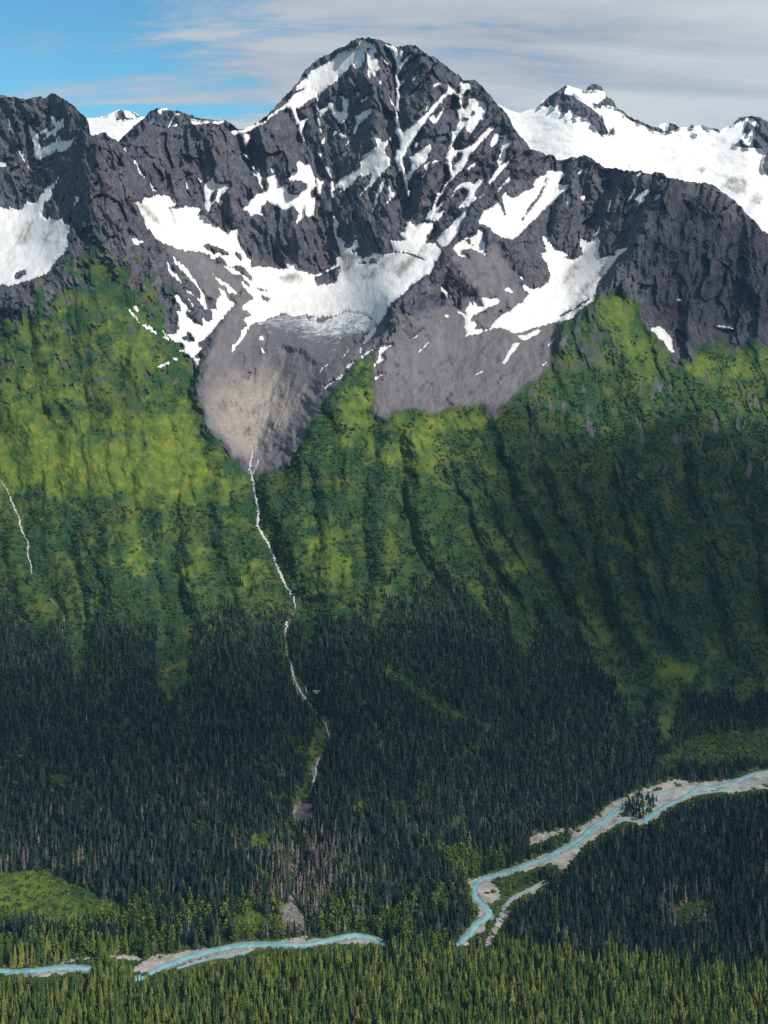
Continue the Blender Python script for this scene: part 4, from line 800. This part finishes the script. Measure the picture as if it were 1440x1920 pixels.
def spruce_geo(rd, tiers, radius, base, full=1.0):
    v = []; f = []; lean = rd.uniform(-.012, .012)
    for k in range(tiers):
        t = k / (tiers - 1); zt = base + (1 - base) * (t ** 0.9)
        top = min(1.0, zt + (1 - base) / tiers * 2.1 * (1 - 0.45 * t)); rr = radius * ((1 - t) ** 0.8 * 0.95 + 0.06) * rd.uniform(0.75, 1.2)
        nsp = 7 if t < 0.7 else 5; a0 = rd.uniform(0, 6.28); i0 = len(v); v.append((lean * top, 0, top))
        for i in range(nsp * 2):
            a = a0 + math.pi * i / nsp; q = rr * (rd.uniform(0.75, 1.2) if i % 2 == 0 else rd.uniform(0.35, 0.6)); zz_ = zt - (0.035 if i % 2 == 0 else -0.012) * rd.uniform(.5, 1.4) * (1 - 0.6 * t)
            v.append((math.cos(a) * q + lean * zz_, math.sin(a) * q, zz_))
        for i in range(nsp * 2):
            if full < 1 and rd.random() > full: continue
            f.append((i0, i0 + 1 + i, i0 + 1 + (i + 1) % (nsp * 2)))
    return v, f
def clump_geo(rd, n_leaf, shape, size):
    """leaf sprays spread through a crown: shape(rd) gives a point and its outward direction"""
    v = []; f = []
    for _ in range(n_leaf):
        p, nrm = shape(rd); s = size * rd.uniform(0.6, 1.4)
        nrm = np.array(nrm) + np.array([rd.gauss(0, .5), rd.gauss(0, .5), rd.gauss(0, .5) + .25]); nrm /= np.linalg.norm(nrm) + 1e-9
        t = np.cross(nrm, (rd.gauss(0, 1), rd.gauss(0, 1), rd.gauss(0, 1))); t /= np.linalg.norm(t) + 1e-9; bt = np.cross(nrm, t)
        i0 = len(v); p = np.array(p)
        for q in (t * s, bt * s * .8 + nrm * s * .25, -t * s, -bt * s * .8 - nrm * s * .2): v.append(tuple(p + q))
        f += [(i0, i0 + 1, i0 + 2), (i0, i0 + 2, i0 + 3)]
    return v, f
def poplar_shape(rd):
    while True:
        a = rd.uniform(0, 6.28); h = rd.uniform(0.16, 0.98); env = 0.17 * math.sin(math.pi * min(1, (h - 0.1) / 0.95) ** 0.75) + 0.02
        r = env * rd.uniform(0.3, 1.0) ** 0.5 * (1 + 0.35 * math.sin(3 * a + h * 14))
        return (math.cos(a) * r, math.sin(a) * r, h), (math.cos(a), math.sin(a), 0.5)
def shrub_shape(rd):
    a = rd.uniform(0, 6.28); e = rd.uniform(0.05, 1.0); r = math.sqrt(1 - e * e * 0.9); k = rd.uniform(0.75, 1.05) * (1 + 0.2 * math.sin(3 * a + 1))
    return (math.cos(a) * r * .75 * k, math.sin(a) * r * .75 * k, e * .8 * k), (math.cos(a) * r, math.sin(a) * r, e + .2)
def join(*gs):
    v = []; f = []; mi = []
    for k, (a, b_) in enumerate(gs):
        o_ = len(v); v += a; f += [tuple(i + o_ for i in t) for t in b_]; mi += [k] * len(b_)
    return v, f, mi
def tri_mesh(name, v, f, mats, mi=None):
    me = mesh_from(name, v, f, mats, False)
    if mi is not None: me.polygons.foreach_set('material_index', np.array(mi, np.int32))
    me.update(); return me
rd = random.Random(5)
SPR = [(spruce_geo(rd, rd.choice((9, 10, 11)), rd.uniform(0.12, 0.19), rd.uniform(0.04, 0.11)), trunk_geo(0.012, 0.9)) for _ in range(6)]
DED = [(spruce_geo(rd, 8, rd.uniform(0.085, 0.12), 0.12, 0.75), trunk_geo(0.011, 0.98)) for _ in range(3)]
POP = [(clump_geo(rd, 90, poplar_shape, 0.045), trunk_geo(0.014, 0.8, lean=rd.uniform(-.05, .05))) for _ in range(3)]
SHR = [clump_geo(rd, 46, shrub_shape, 0.27) for _ in range(4)]
PROTO = bpy.data.collections.new('plant_prototypes')
def proto_set(tag, geos, mats):
    c = bpy.data.collections.new(tag)
    for k, g in enumerate(geos):
        if len(g) == 2 and isinstance(g[0], tuple): v, f, mi = join(*g)
        else: v, f, mi = join(g)
        o_ = bpy.data.objects.new('%s_%d' % (tag, k), tri_mesh(tag, v, f, mats, mi)); c.objects.link(o_)
    return c
C_SPR = proto_set('spruce_kind', SPR, (M_SPRUCE, M_BARK)); C_SPF = proto_set('spruce_kind_painted_sunlit', SPR, (M_SPRUCE_LIT, M_BARK))
C_DED = proto_set('dead_kind', DED, (M_DEAD, M_BARK)); C_POP = proto_set('poplar_kind', POP, (M_POPLAR, M_BARK))
C_SHR = proto_set('alder_kind', [(s,) [0] for s in SHR], (M_ALDER,)); C_WIL = proto_set('willow_kind', [s for s in SHR], (M_WILLOW,))
def scatter(name, pts, hgt, coll, label, cat, wide=(0.75, 1.4)):
    me = bpy.data.meshes.new(name); n_ = len(pts)
    me.vertices.add(n_); me.vertices.foreach_set('co', np.asarray(pts, np.float32).ravel())
    wv = rng.uniform(*wide, n_)
    for key, typ, val in (('scl', 'FLOAT_VECTOR', np.stack([hgt * wv, hgt * wv, hgt], 1)), ('rotz', 'FLOAT', rng.uniform(0, 6.283, n_)), ('kindex', 'INT', rng.integers(0, 99, n_))):
        a = me.attributes.new(key, typ, 'POINT'); a.data.foreach_set('vector' if typ == 'FLOAT_VECTOR' else 'value', np.asarray(val, np.int32 if typ == 'INT' else np.float32).ravel())
    o_ = obj(name, me, kind='stuff', label=label, cat=cat)
    g = bpy.data.node_groups.new(name + '_scatter', 'GeometryNodeTree')
    g.interface.new_socket('Geometry', in_out='INPUT', socket_type='NodeSocketGeometry'); g.interface.new_socket('Geometry', in_out='OUTPUT', socket_type='NodeSocketGeometry')
    q = NT(g); gi = q.add('NodeGroupInput'); go = q.add('NodeGroupOutput')
    ci = q.add('GeometryNodeCollectionInfo'); ci.inputs['Collection'].default_value = coll; ci.inputs['Separate Children'].default_value = True; ci.inputs['Reset Children'].default_value = True
    na = lambda nm, ty: next(s for s in q.add('GeometryNodeInputNamedAttribute', {'Name': nm}, data_type=ty).outputs if s.enabled and s.name == 'Attribute')
    iop = q.add('GeometryNodeInstanceOnPoints'); iop.inputs['Pick Instance'].default_value = True
    q.l.new(gi.outputs[0], iop.inputs['Points']); q.l.new(ci.outputs[0], iop.inputs['Instance'])
    q.l.new(na('kindex', 'INT'), iop.inputs['Instance Index']); q.l.new(na('scl', 'FLOAT_VECTOR'), iop.inputs['Scale'])
    cx = q.add('ShaderNodeCombineXYZ', {2: na('rotz', 'FLOAT')}); q.l.new(cx.outputs[0], iop.inputs['Rotation'])
    q.l.new(iop.outputs[0], go.inputs[0])
    md = o_.modifiers.new('scatter', 'NODES'); md.node_group = g
    return o_

# ------------------------------------------------------------------ where plants stand
def sample(n, x0, x1, y0, y1):
    """points spread evenly over the ground seen between these picture rows (density by plan area)"""
    gx = np.linspace(x0, x1, 160); gy = np.linspace(y0, y1, 160); a, b_ = np.meshgrid(gx, gy); p = surf(a, b_)
    du = np.gradient(p, axis=1); dv = np.gradient(p, axis=0); ar = np.linalg.norm(np.cross(du, dv), axis=-1); ar = np.minimum(ar, np.percentile(ar, 98))
    cdf = np.cumsum(ar.ravel()); cdf /= cdf[-1]; k = np.searchsorted(cdf, rng.random(n))
    return a.ravel()[k] + rng.uniform(-.5, .5, n) * (gx[1] - gx[0]), b_.ravel()[k] + rng.uniform(-.5, .5, n) * (gy[1] - gy[0]), ar.sum()
def thin(px, py, dmin):
    p = surf(px, py); key = np.floor(p[:, :2] / dmin).astype(np.int64); _, i = np.unique(key[:, 0] * 1000003 + key[:, 1], return_index=True)
    return np.sort(i)
wet = [P(t) for t in GRAVEL + BED]
def river_near(px, py):
    d = np.full(px.shape, 99.0)
    for txt, wd in RIVER: d = np.minimum(d, seg_dist(px, py, P(txt)) * 1.0)
    return d
def dry(px, py, m=0.0):
    ok = np.ones(px.shape, bool)
    for q in wet: ok &= sdf(px, py, q, 8) < -m
    return ok & (river_near(px, py) > 6 + m)
# open gravel and water stay in view: a tree of the near side does not stand so close that its crown would cover them
def not_hiding(px, py, h):
    D_ = surf_d(px, py); top = py - h * FPX / D_
    ok = np.ones(px.shape, bool)
    for fr in (0.15, 0.4, 0.62, 0.82):
        qy = py + (top - py) * fr
        for q in wet[:len(GRAVEL)]: ok &= sdf(px, qy, q, 8) < -1
        ok &= river_near(px, qy) > 5
    for fr in (0.0, 0.35): ok &= seg_dist(px, py + (top - py) * fr, P(CHANNEL[0])) > 3.5
    return ok
FOR = [P(t) for t in FOREST]; CLR = [P(t) for t in CLEAR]
px, py, area = sample(118000, -420, 2020, 1050, 2060)
clump = fbm(px / 40., py / 30., 3, .55, 301)
s_for = sdf(px, py, FOR[0], 90) + 12 * clump + 40 * fbm((px - py * .3) / 44., py / 120., 3, .5, 302)
ok = (s_for > 0) | ((s_for > -50) & (clump > 0.62))
for c in CLR: ok &= sdf(px, py, c, 20) + 5 * clump < 1
islands = region(px, py, ['R: 880,365 890,330 950,280 1000,290 1030,300 1000,340 960,370'], 8) > 0
ok = (ok & dry(px, py, 1.0)) | islands
hgt = np.clip(rng.normal(21.5, 6, len(px)), 8, 37) * np.interp(py, [1050, 1200, 1400, 1700], [0.66, 0.72, 0.80, 1.0]) * (1 + 0.15 * fbm(px / 90., py / 60., 2, .5, 303))
hgt = np.where(islands, hgt * 0.6, hgt)
ok &= not_hiding(px, py, hgt) | islands
px, py, hgt = px[ok], py[ok], hgt[ok]
i = thin(px, py, 4.6); px, py, hgt = px[i], py[i], hgt[i]
pos = surf(px, py)
foot = (py > 1690) & (px < 900) & (py < 1800) | ((py > 1600) & (px > 820) & (px < 960) & (py < 1760))
is_pop = foot & (fbm(px / 60., py / 40., 2, .5, 305) + rng.normal(0, .3, len(px)) > 0.15)
debris = np.exp(-((px - 580 - (py - 1650) * 0.25) / 85) ** 2) * smooth(1540, 1640, py) * (py < 1765)
snag = (debris > rng.random(len(px)) * 1.1) | ((rng.random(len(px)) < 0.035) & (py > 1350)) | ((np.abs(px - 1290) < 50) & (np.abs(py - 1715) < 40) & (rng.random(len(px)) < .6)) | ((py > 1600) & (py < 1640) & (px < 210) & (rng.random(len(px)) < .4))
snag &= ~is_pop
near = py + 26 * fbm(px / 60., py / 30., 3, .55, 307) > 1778 + np.clip(px - 900, 0, 600) * 0.10  # forest strip that gets the needle colour painted sunlit
rest = ~(is_pop | snag)
def individuals(name, idx, geos, crown_mat, labels, cat, group):
    meshes = [(tri_mesh('crown', g[0][0], g[0][1], (crown_mat,)), tri_mesh('trunk', g[1][0], g[1][1], (M_BARK,))) for g in geos]
    protos = None
    for k, i_ in enumerate(idx):
        e = bpy.data.objects.new(name, None); e.empty_display_size = 0.1; COL.objects.link(e)
        e.location = pos[i_]; e.scale = (hgt[i_] * rng.uniform(.9, 1.15),) * 2 + (hgt[i_],); e.rotation_euler = (0, 0, rng.uniform(0, 6.28))
        e['label'] = labels(px[i_], py[i_]) if callable(labels) else labels; e['category'] = cat; e['group'] = group
        cm, tm = meshes[k % len(meshes)]
        for nm, me in (('crown', cm), ('trunk', tm)):
            o_ = bpy.data.objects.new(nm, me); COL.objects.link(o_); o_.parent = e
inframe = (px > 5) & (px < 1435) & (py < 1930)
def largest(mask, n):
    k = np.where(mask & inframe)[0]; return k[np.argsort(surf_d(px[k], py[k]) / hgt[k])][:n]
used = np.zeros(len(px), bool)
kf = largest(rest & near, 300); used[kf] = True
individuals('spruce_tree', kf, SPR, M_SPRUCE_LIT, lambda x, y: 'green spruce of the sunlit near-bank forest, ' + ('in the bottom left corner', 'below the left river reach', 'below the middle of the left river reach', 'below the gap between the two river reaches', 'below the right river bend', 'in the bottom right corner')[min(5, int(x // 240))], 'tree', 'spruces of the near forest')
kd = largest(snag & (debris > 0.15), 220); used[kd] = True
individuals('dead_spruce', kd, DED, M_DEAD, lambda x, y: 'bare grey dead spruce on the debris fan, ' + ('left' if x < 540 else 'right') + ' of its boulders, ' + ('near the river' if y > 1690 else 'up the slope'), 'dead tree', 'dead spruces on the debris fan')
kp = largest(is_pop, 200); used[kp] = True
individuals('cottonwood_tree', kp, POP, M_POPLAR, lambda x, y: 'rounded leafy green cottonwood ' + ('at the foot of the bright meadow on the left' if x < 240 else 'on the far bank behind the left river reach' if x < 480 else 'beside the grey debris fan on the far bank' if x < 720 else 'between the left river reach and the right river bend'), 'tree', 'cottonwoods along the far bank')
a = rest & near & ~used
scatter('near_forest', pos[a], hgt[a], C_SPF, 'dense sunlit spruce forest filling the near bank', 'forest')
a = rest & ~near & ~used
scatter('slope_forest', pos[a], hgt[a], C_SPR, 'dark spruce forest covering the valley floor and lower mountain slopes', 'forest')
a = snag & ~used
scatter('scattered_dead_trees', pos[a], hgt[a], C_DED, 'grey dead spruces scattered through the dark forest', 'dead trees')
a = is_pop & ~used
if a.any(): scatter('cottonwood_grove', pos[a], hgt[a], C_POP, 'leafy cottonwoods mixed into the forest foot', 'trees')
# alder thickets over the green slopes, willows on banks and meadows
sx, sy, ar = sample(130000, -420, 2020, 560, 1500)
c_ = np.clip(np.searchsorted(CXS, sx), 0, NC - 1)
r_ = np.where(sy < YB, (sy - TOP[c_]) / (YB - TOP[c_]) * N1, N1 + (sy - YB) / (YE - YB) * N2).astype(int).clip(0, NR - 1)
vv = veg[r_, c_]; mm = mead_lit[r_, c_]
patch = fbm(sx / 30., sy / 22., 4, .6, 311)
ok = (vv > 0.75) & (rng.random(len(sx)) < smooth(-0.25, 0.3, patch + 0.25 - 1.0 * mm - 0.45 * smooth(500, 430, sx) * smooth(980, 880, sy)) * smooth(580, 820, sy + 60 * patch)) & (snow_all[r_, c_] < -3) & dry(sx, sy, 2)
for txt, _ in STREAMS: ok &= seg_dist(sx, sy, P(txt)) > 5
sx, sy = sx[ok], sy[ok]; i = thin(sx, sy, 3.2); sx, sy = sx[i], sy[i]
sh = rng.uniform(2.0, 4.6, len(sx)) * (1 + 0.2 * fbm(sx / 50., sy / 50., 2, .5, 313))
sp_ = surf(sx, sy); sp_[:, 2] -= 0.8
scatter('alder_thicket', sp_, sh, C_SHR, 'dark green alder thickets covering the steep mountain slopes', 'shrubs', (1.0, 1.6))
wx, wy, ar = sample(46000, -400, 2000, 1380, 1860)
cl = region(wx, wy, CLEAR, 12) > -4
bank = (river_near(wx, wy) < 26) & (river_near(wx, wy) > 7)
wn = fbm(wx / 18., wy / 10., 3, .6, 321)
ok = (cl & (wn > 0.05) | bank & (wn > -0.3) | (rng.random(len(wx)) < 0.15)) & (dry(wx, wy, 0.6) | (wn > 0.42)) & (river_near(wx, wy) > 7.5)
ok |= (region(wx, wy, ['R: 872,370 885,325 950,275 1005,285 1038,298 1005,345 962,376'], 8) > 0) & (river_near(wx, wy) > 5)
wx, wy = wx[ok], wy[ok]; wp = surf(wx, wy); wp[:, 2] -= 0.4
scatter('willow_scrub', wp, rng.uniform(1.6, 4.2, len(wx)), C_WIL, 'yellow green willow scrub along the river banks and in clearings', 'shrubs', (1.0, 1.7))
# ------------------------------------------------------------------ small aircraft over the forest
def paint(name, c, rough=0.35):
    m, n, b, out = material(name); tc = n.add('ShaderNodeTexCoord').outputs['Object']
    n.l.new(n.mix(n.noise(tc, 2.0, 3), (*[v * .92 for v in c], 1), (*c, 1)), b.inputs['Base Color']); b.inputs['Roughness'].default_value = rough; b.inputs['Specular IOR Level'].default_value = 0.5
    return m
A_WHITE = paint('white_paint', (0.82, 0.82, 0.82)); A_RED = paint('red_paint', (0.45, 0.02, 0.03)); A_DARK = paint('dark_glass', (0.02, 0.025, 0.03), 0.1); A_GREY = paint('bare_metal', (0.35, 0.35, 0.36))
def loft(stations, sides=12):
    """closed body through (y, z centre, half width, half height) stations"""
    v = []; f = []
    for (y, zc, hw, hh) in stations:
        for i in range(sides):
            a = 2 * math.pi * i / sides; ca, sa = math.cos(a), math.sin(a)
            v.append((hw * math.copysign(abs(ca) ** 0.8, ca), y, zc + hh * math.copysign(abs(sa) ** 0.8, sa)))
    n = len(stations)
    for k in range(n - 1):
        for i in range(sides):
            j = (i + 1) % sides; a, b, c, d = k * sides + i, k * sides + j, (k + 1) * sides + j, (k + 1) * sides + i
            f += [(a, b, c), (a, c, d)]
    for k, o in ((0, 1), (n - 1, 0)):
        c = len(v); v.append((0, stations[k][0], stations[k][1]))
        for i in range(sides): f.append((c, k * sides + i, k * sides + (i + 1) % sides))
    return v, f
def slab(pts_top, thick):
    """wing-like plate from a planform outline [(x, y, z)]"""
    n = len(pts_top); v = [(x, y, z + thick / 2) for x, y, z in pts_top] + [(x, y, z - thick / 2) for x, y, z in pts_top]; f = []
    for i in range(1, n - 1): f += [(0, i, i + 1), (n, n + i + 1, n + i)]
    for i in range(n): j = (i + 1) % n; f += [(i, n + i, n + j), (i, n + j, j)]
    return v, f
def rod(a, b, r):
    a = np.array(a, float); b = np.array(b, float); d = (b - a) / np.linalg.norm(b - a); u = np.cross(d, (0.3, 0.2, 0.9)); u /= np.linalg.norm(u); w_ = np.cross(d, u); v = []; f = []
    for p in (a, b):
        for i in range(6): t = i * math.pi / 3; v.append(tuple(p + (u * math.cos(t) + w_ * math.sin(t)) * r))
    for i in range(6): j = (i + 1) % 6; f += [(i, j, 6 + j), (i, 6 + j, 6 + i)]
    return v, f
plane = obj('light_aircraft', None, None, 'small red and white aircraft flying low over the dark forest beside the stream', 'aircraft')
def apart(name, g, mat, parent=plane): return obj(name, tri_mesh(name, g[0], g[1], (mat,)), parent)
body = apart('fuselage', loft([(-3.9, .1, .12, .16), (-3.6, .1, .45, .5), (-2.6, .12, .62, .68), (-1.6, .25, .7, .9), (0, .3, .72, .95), (1.4, .28, .6, .75), (3.2, .3, .32, .42), (4.9, .42, .1, .16)]), A_RED)
apart('windscreen', loft([(-2.35, .62, .3, .15), (-1.9, .78, .62, .34), (-1.3, .86, .7, .36), (-.6, .9, .745, .3), (.5, .8, .74, .25), (.9, .7, .6, .2)]), A_DARK, body)
wing = apart('wing', slab([(-6.2, -1.3, 1.34), (-3, -1.5, 1.28), (3, -1.5, 1.28), (6.2, -1.3, 1.34), (6.25, .1, 1.34), (3, .3, 1.27), (-3, .3, 1.27), (-6.25, .1, 1.34)], .22), A_WHITE)
apart('wing_centre', slab([(-1.3, -1.52, 1.3), (1.3, -1.52, 1.3), (1.3, .32, 1.3), (-1.3, .32, 1.3)], .30), A_RED, wing)
for s in (-1, 1):
    apart('wing_strut', rod((s * .65, -.6, -.3), (s * 3.0, -.6, 1.2), .06), A_WHITE, wing)
    fl_ = apart('float', loft([(-4.2, -1.55 + .1, .05, .08), (-3.8, -1.62, .3, .22), (-2.5, -1.72, .42, .36), (0, -1.74, .42, .36), (1.6, -1.62, .32, .26), (3.0, -1.5, .12, .14)]), A_WHITE)
    fl_.location.x = s * 1.35
    for y in (-1.7, .5): apart('float_strut', rod((s * .5, y, -.4), (s * 1.35, y, -1.4), .06), A_GREY)
apart('tail_fin', slab([(0, 3.2, .6), (0, 3.9, 1.9), (0, 4.9, 2.05), (0, 5.1, .4)], 0.0) if False else (lambda q: q)(([(-.07, 3.2, .6), (-.07, 4.0, 1.9), (-.07, 4.9, 2.05), (-.07, 5.1, .4), (.07, 3.2, .6), (.07, 4.0, 1.9), (.07, 4.9, 2.05), (.07, 5.1, .4)], [(0, 1, 2), (0, 2, 3), (4, 6, 5), (4, 7, 6), (0, 4, 5), (0, 5, 1), (1, 5, 6), (1, 6, 2), (2, 6, 7), (2, 7, 3), (3, 7, 4), (3, 4, 0)])), A_RED)
apart('tailplane', slab([(-2.1, 4.1, .55), (2.1, 4.1, .55), (2.0, 5.0, .55), (-2.0, 5.0, .55)], .12), A_WHITE)
prop = apart('propeller', slab([(-1.0, -4.0, -.02), (1.0, -4.0, .02), (1.0, -4.06, .14), (-1.0, -4.06, .1)], .05), A_GREY); 
apart('spinner', loft([(-4.2, .1, .03, .03), (-4.05, .1, .12, .12), (-3.88, .1, .16, .16)]), A_RED, prop)
pl = unproj(np.array([593.0]), np.array([1297.0]), np.array([1640.0]))[0]
plane.location = pl; plane.rotation_euler = (R(-14), R(10), R(28))

# ------------------------------------------------------------------ clouds overhead (they throw the broken shade)
def cloud_mat():
    m = bpy.data.materials.new('cloud'); m.use_nodes = True; n = NT(m.node_tree); n.n.clear(); out = n.add('ShaderNodeOutputMaterial')
    a = n.add('ShaderNodeAttribute', attribute_name='cover').outputs['Fac']
    tr = n.add('ShaderNodeBsdfTransparent'); df = n.add('ShaderNodeBsdfDiffuse', {'Color': (.9, .9, .92, 1)}); tl = n.add('ShaderNodeBsdfTranslucent', {'Color': (.85, .86, .88, 1)})
    mx = n.add('ShaderNodeMixShader', {0: 0.5}); n.l.new(df.outputs[0], mx.inputs[1]); n.l.new(tl.outputs[0], mx.inputs[2])
    m2 = n.add('ShaderNodeMixShader', {0: a}); n.l.new(tr.outputs[0], m2.inputs[1]); n.l.new(mx.outputs[0], m2.inputs[2]); n.l.new(m2.outputs[0], out.inputs[0])
    return m
M_CLOUD = cloud_mat(); ZC = 3100.0
def cloud(outline, dens, soft, seed):
    pts = P(outline); n_ = len(pts); q = []
    for i in range(n_):
        a, b = pts[i], pts[(i + 1) % n_]
        for t in np.arange(0, 1, 0.2): q.append(a + (b - a) * t)
    q = np.array(q); g = surf(np.clip(q[:, 0], -690, 2100), q[:, 1])
    c = (g + SUN * ((ZC - g[:, 2]) / SUN[2])[:, None])[:, :2]
    lo, hi = c.min(0) - 400, c.max(0) + 400; st = 40.0
    xs = np.arange(lo[0], hi[0], st); ys = np.arange(lo[1], hi[1], st); X, Y = np.meshgrid(xs, ys)
    s = sdf(X, Y, c, 400) + soft * 0.9 * fbm(X / 420., Y / 420., 4, .55, seed)
    a = smooth(-soft, soft, s); top = 150 * np.sqrt(a) * (1 + .5 * fbm(X / 260., Y / 260., 3, .5, seed + 5)); bot = 45 * np.sqrt(a)
    f = quads(*X.shape); fm = a.ravel()[f].max(1) > 0.01
    up = np.stack([X, Y, ZC + top], -1).reshape(-1, 3); dn = np.stack([X, Y, ZC - bot - 1.0], -1).reshape(-1, 3)
    d1 = 1 - np.sqrt(1 - np.clip(a * dens, 0, .99)); nv = len(up)
    F2 = np.concatenate([f[fm], f[fm][:, ::-1] + nv]); f2, (v2, d2) = compact(F2, [np.concatenate([up, dn]), np.concatenate([d1.ravel()] * 2)])
    obj('cloud', mesh_from('cloud', v2, f2, (M_CLOUD,), True, {'cover': d2}), kind='structure')
cloud('p: 1215,600 1205,470 1270,345 1440,440 1800,620 1900,700 1440,640 1260,650', 0.72, 70, 401)
cloud('p: 860,1110 900,960 1020,820 1250,860 1440,860 1950,900 1900,1430 1250,1430 1120,1300 1000,1220', 0.94, 190, 405)
cloud('p: -500,1270 100,1260 400,1240 700,1250 900,1190 1000,1240 1120,1310 1200,1440 1000,1520 700,1530 300,1500 -500,1470', 0.70, 120, 411)
cloud('p: 1000,1700 1100,1590 1440,1510 1900,1490 1900,1790 1440,1780 1000,1770', 0.45, 60, 421)

# ------------------------------------------------------------------ air
def haze():
    m = bpy.data.materials.new('air_haze'); m.use_nodes = True; n = NT(m.node_tree); n.n.clear(); out = n.add('ShaderNodeOutputMaterial')
    v = n.add('ShaderNodeVolumePrincipled'); v.inputs['Color'].default_value = (0.28, 0.58, 1.0, 1); v.inputs['Density'].default_value = 1.35e-5; v.inputs['Anisotropy'].default_value = 0.0
    n.l.new(v.outputs[0], out.inputs['Volume'])
    x0, x1, y0, y1, z0, z1 = -7500, 7500, -1500, 11000, -900, 2600
    vv = [(x, y, z) for z in (z0, z1) for y in (y0, y1) for x in (x0, x1)]
    ff = [(0, 2, 3, 1), (4, 5, 7, 6), (0, 1, 5, 4), (2, 6, 7, 3), (0, 4, 6, 2), (1, 3, 7, 5)]
    obj('haze', mesh_from('haze', vv, ff, (m,), False), kind='stuff')
haze()
